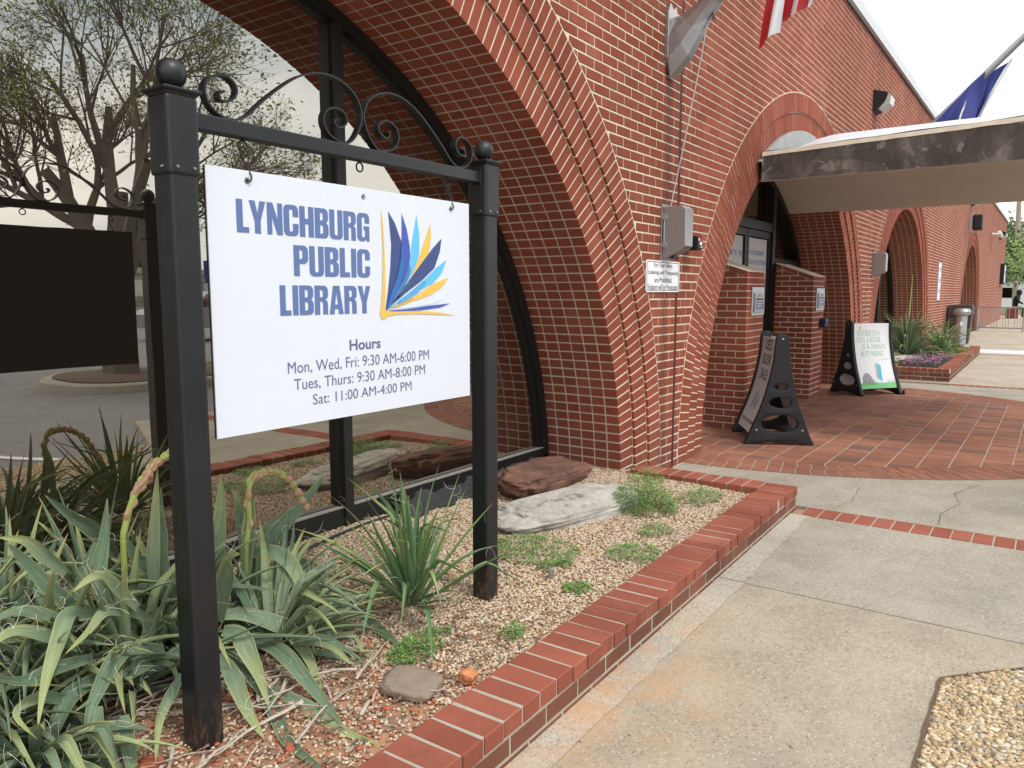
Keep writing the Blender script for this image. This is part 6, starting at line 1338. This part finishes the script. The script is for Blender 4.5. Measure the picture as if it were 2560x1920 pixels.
# shops across the car park
sh = empty('shop_building', (8, -46, 0)); tag(sh, 'long low pale commercial building across the car park, mirrored in the window', 'building')
mb = MB(); mb.box((-25, -58, 0), (60, -46, 2.7)); mb.build('wall', M['beige_wall'], sh); mb = MB(); mb.box((-25.2, -58.2, 2.7), (60.2, -45.6, 3.1)); mb.build('parapet', M['kerb'], sh)
for k in range(14): mb = MB(); mb.box((-23 + k * 5.7, -45.98, .5), (-19.6 + k * 5.7, -45.9, 2.3)); mb.build('window', M['glass'], sh)
ps = empty('parking_sign', (10.4, -9.4, 0)); tag(ps, 'blue accessible parking sign on a pole, mirrored beside the near post', 'parking sign')
mb = MB(); mb.tube([(10.4, -9.4, 0), (10.4, -9.4, 2.15)], .03, 8); mb.build('pole', M['galv'], ps); mb = MB(); mb.box((10.24, -9.36, 1.62), (10.56, -9.34, 2.12)); mb.build('sign_face', M['tablue'], ps)
mb = MB(); mb.tube([(10.41, -9.33, 2.02), (10.41, -9.33, 1.86), (10.33, -9.33, 1.84), (10.30, -9.33, 1.74)], .014, 5); mb.tube([(10.46 + .07 * math.cos(t), -9.33, 1.80 + .07 * math.sin(t)) for t in [k * .5 for k in range(9)]], .010, 5); mb.build('wheelchair_symbol', M['white'], ps)
mb = MB(); mb.tube([(11.3, -10.2, 0), (11.3, -10.2, 1.0)], .09, 12); tag(mb.build('bollard', M['yellow'], smooth=True), 'yellow bollard in the car park, mirrored beside the near post', 'bollard')
def car(x, y, label, m):
    c = empty('parked_car', (x, y, 0)); tag(c, label, 'car', 'cars parked by the shops')
    prof = [(-2.2, .35), (-2.25, .75), (-1.9, .9), (-1.3, .98), (-.7, 1.42), (.7, 1.45), (1.5, 1.0), (2.15, .85), (2.25, .45), (2.2, .3)]
    mb = MB(); mb.prism([(x + a, b) for a, b in prof], mapXZ, y - .85, y + .85, 0, .08, True); mb.build('body', m, c)
    mb = MB(); mb.prism([(x + a, b) for a, b in [(-1.15, .98), (-.65, 1.36), (.65, 1.38), (1.3, 1.0)]], mapXZ, y - .86, y + .86, 0, 0, True); mb.build('window', M['glass'], c)
    for sx in (-1.4, 1.4):
        for sy in (-.8, .66): mb = MB(); mb.lathe((x + sx, y + sy, .32), [(.18, 0), (.32, .01), (.32, .15), (.18, .17)], 18, axis='y'); mb.build('wheel', M['black_plastic'], c, True)
car(14.5, -15.5, 'silver car parked beyond the blue parking sign, seen in the window', M['car_paint']); car(2.0, -18, 'dark red car parked in front of the pale shops', simple('dark_red_paint', (.2, .02, .02), .3))
# ------------------------------------------------------------ beyond the far corner
up = empty('utility_pole', (70, 2.8, -.3)); tag(up, 'weathered wooden utility pole at the right edge with wires', 'utility pole')
mb = MB(); mb.tube([(70, 2.62, -.3), (70, 2.80, 6), (70, 3.05, 14)], [.20, .18, .15], 14); mb.build('pole', M['wood_pole'], up, True)
mb = MB(); mb.box((69.9, 1.6, 12.2), (70.1, 4.6, 12.4)); mb.build('crossarm', M['wood_pole'], up)
sl_ = empty('street_lamp', (66, 3.6, 8)); tag(sl_, 'grey street lamp head on a thin arm beside the utility pole', 'street lamp')
mb = MB(); mb.tube([(70, 3.0, 9.2), (68, 3.4, 9.4), (66.4, 3.7, 9.1)], .04, 6); mb.build('arm', M['galv'], sl_); mb = MB(); mb.lathe((66.2, 3.75, 8.7), [(.05, .35), (.16, .25), (.28, .05), (.22, -.05), (.02, -.12)], 12); mb.build('lamp_head', M['grey_paint'], sl_, True)
for z0, z1 in ((6.4, 6.2), (4.2, 4.3), (3.9, 3.7), (3.4, 3.5)):
    mb = MB(); mb.tube([(70 + 0 * k, 2.9 + (k - 5) * 4, z0 + (k / 10) * (z1 - z0) - .5 * (1 - ((k - 5) / 5) ** 2)) for k in range(11)], .03, 4); tag(mb.build('overhead_wire', M['dark_back']), {6.4: 'highest dark overhead wire on the utility pole', 4.2: 'second overhead wire from the top of the pole', 3.9: 'third overhead wire, just under the second', 3.4: 'lowest overhead wire on the utility pole'}[z0], 'wire', 'overhead wires')
def house(x, y, w_, d_, h, roofh, label, mw, mr):
    o = empty('house', (x, y, -.3)); tag(o, label, 'house', 'houses beyond the library')
    mb = MB(); mb.box((x, y, -.3), (x + d_, y + w_, h)); mb.build('wall', mw, o)
    mb = MB(); mb.add([(x - .4, y - .4, h), (x + d_ + .4, y - .4, h), (x + d_ + .4, y + w_ + .4, h), (x - .4, y + w_ + .4, h), (x - .4, y + w_ / 2, h + roofh), (x + d_ + .4, y + w_ / 2, h + roofh)], [(0, 4, 3), (1, 2, 5), (0, 1, 5, 4), (2, 3, 4, 5), (0, 3, 2, 1)]); mb.build('roof', mr, o)
    for k in range(3): mb = MB(); yy = y + w_ * (.15 + .3 * k); mb.box((x - .05, yy, h * .35), (x - .01, yy + w_ * .12, h * .75)); mb.build('window', M['glass'], o)
    mb = MB(); mb.box((x - .06, y + w_ * .44, -.3), (x - .01, y + w_ * .52, h * .6)); mb.build('door', M['dark_back'], o)
house(95, 2.5, 9, 8, 2.6, 1.6, 'white sided house with grey roof beyond the far corner', M['siding'], M['roof_grey']); house(92, -9, 9, 8, 2.6, 1.4, 'white house with grey roof right of the utility pole', M['siding'], M['roof_grey']); house(115, -4, 14, 10, 5.2, 1.5, 'red brick house set higher behind the white houses', simple('far_brick', (.26, .10, .07), .9), M['roof_grey'])
tag(flat('verge', [(60.5, -10), (130, -14), (130, 30), (60.5, 30)], -.02, M['grassy']), kind='structure')
for ob in list(bpy.data.objects):
    if ob.type == 'EMPTY' and not ob.children: bpy.data.objects.remove(ob)
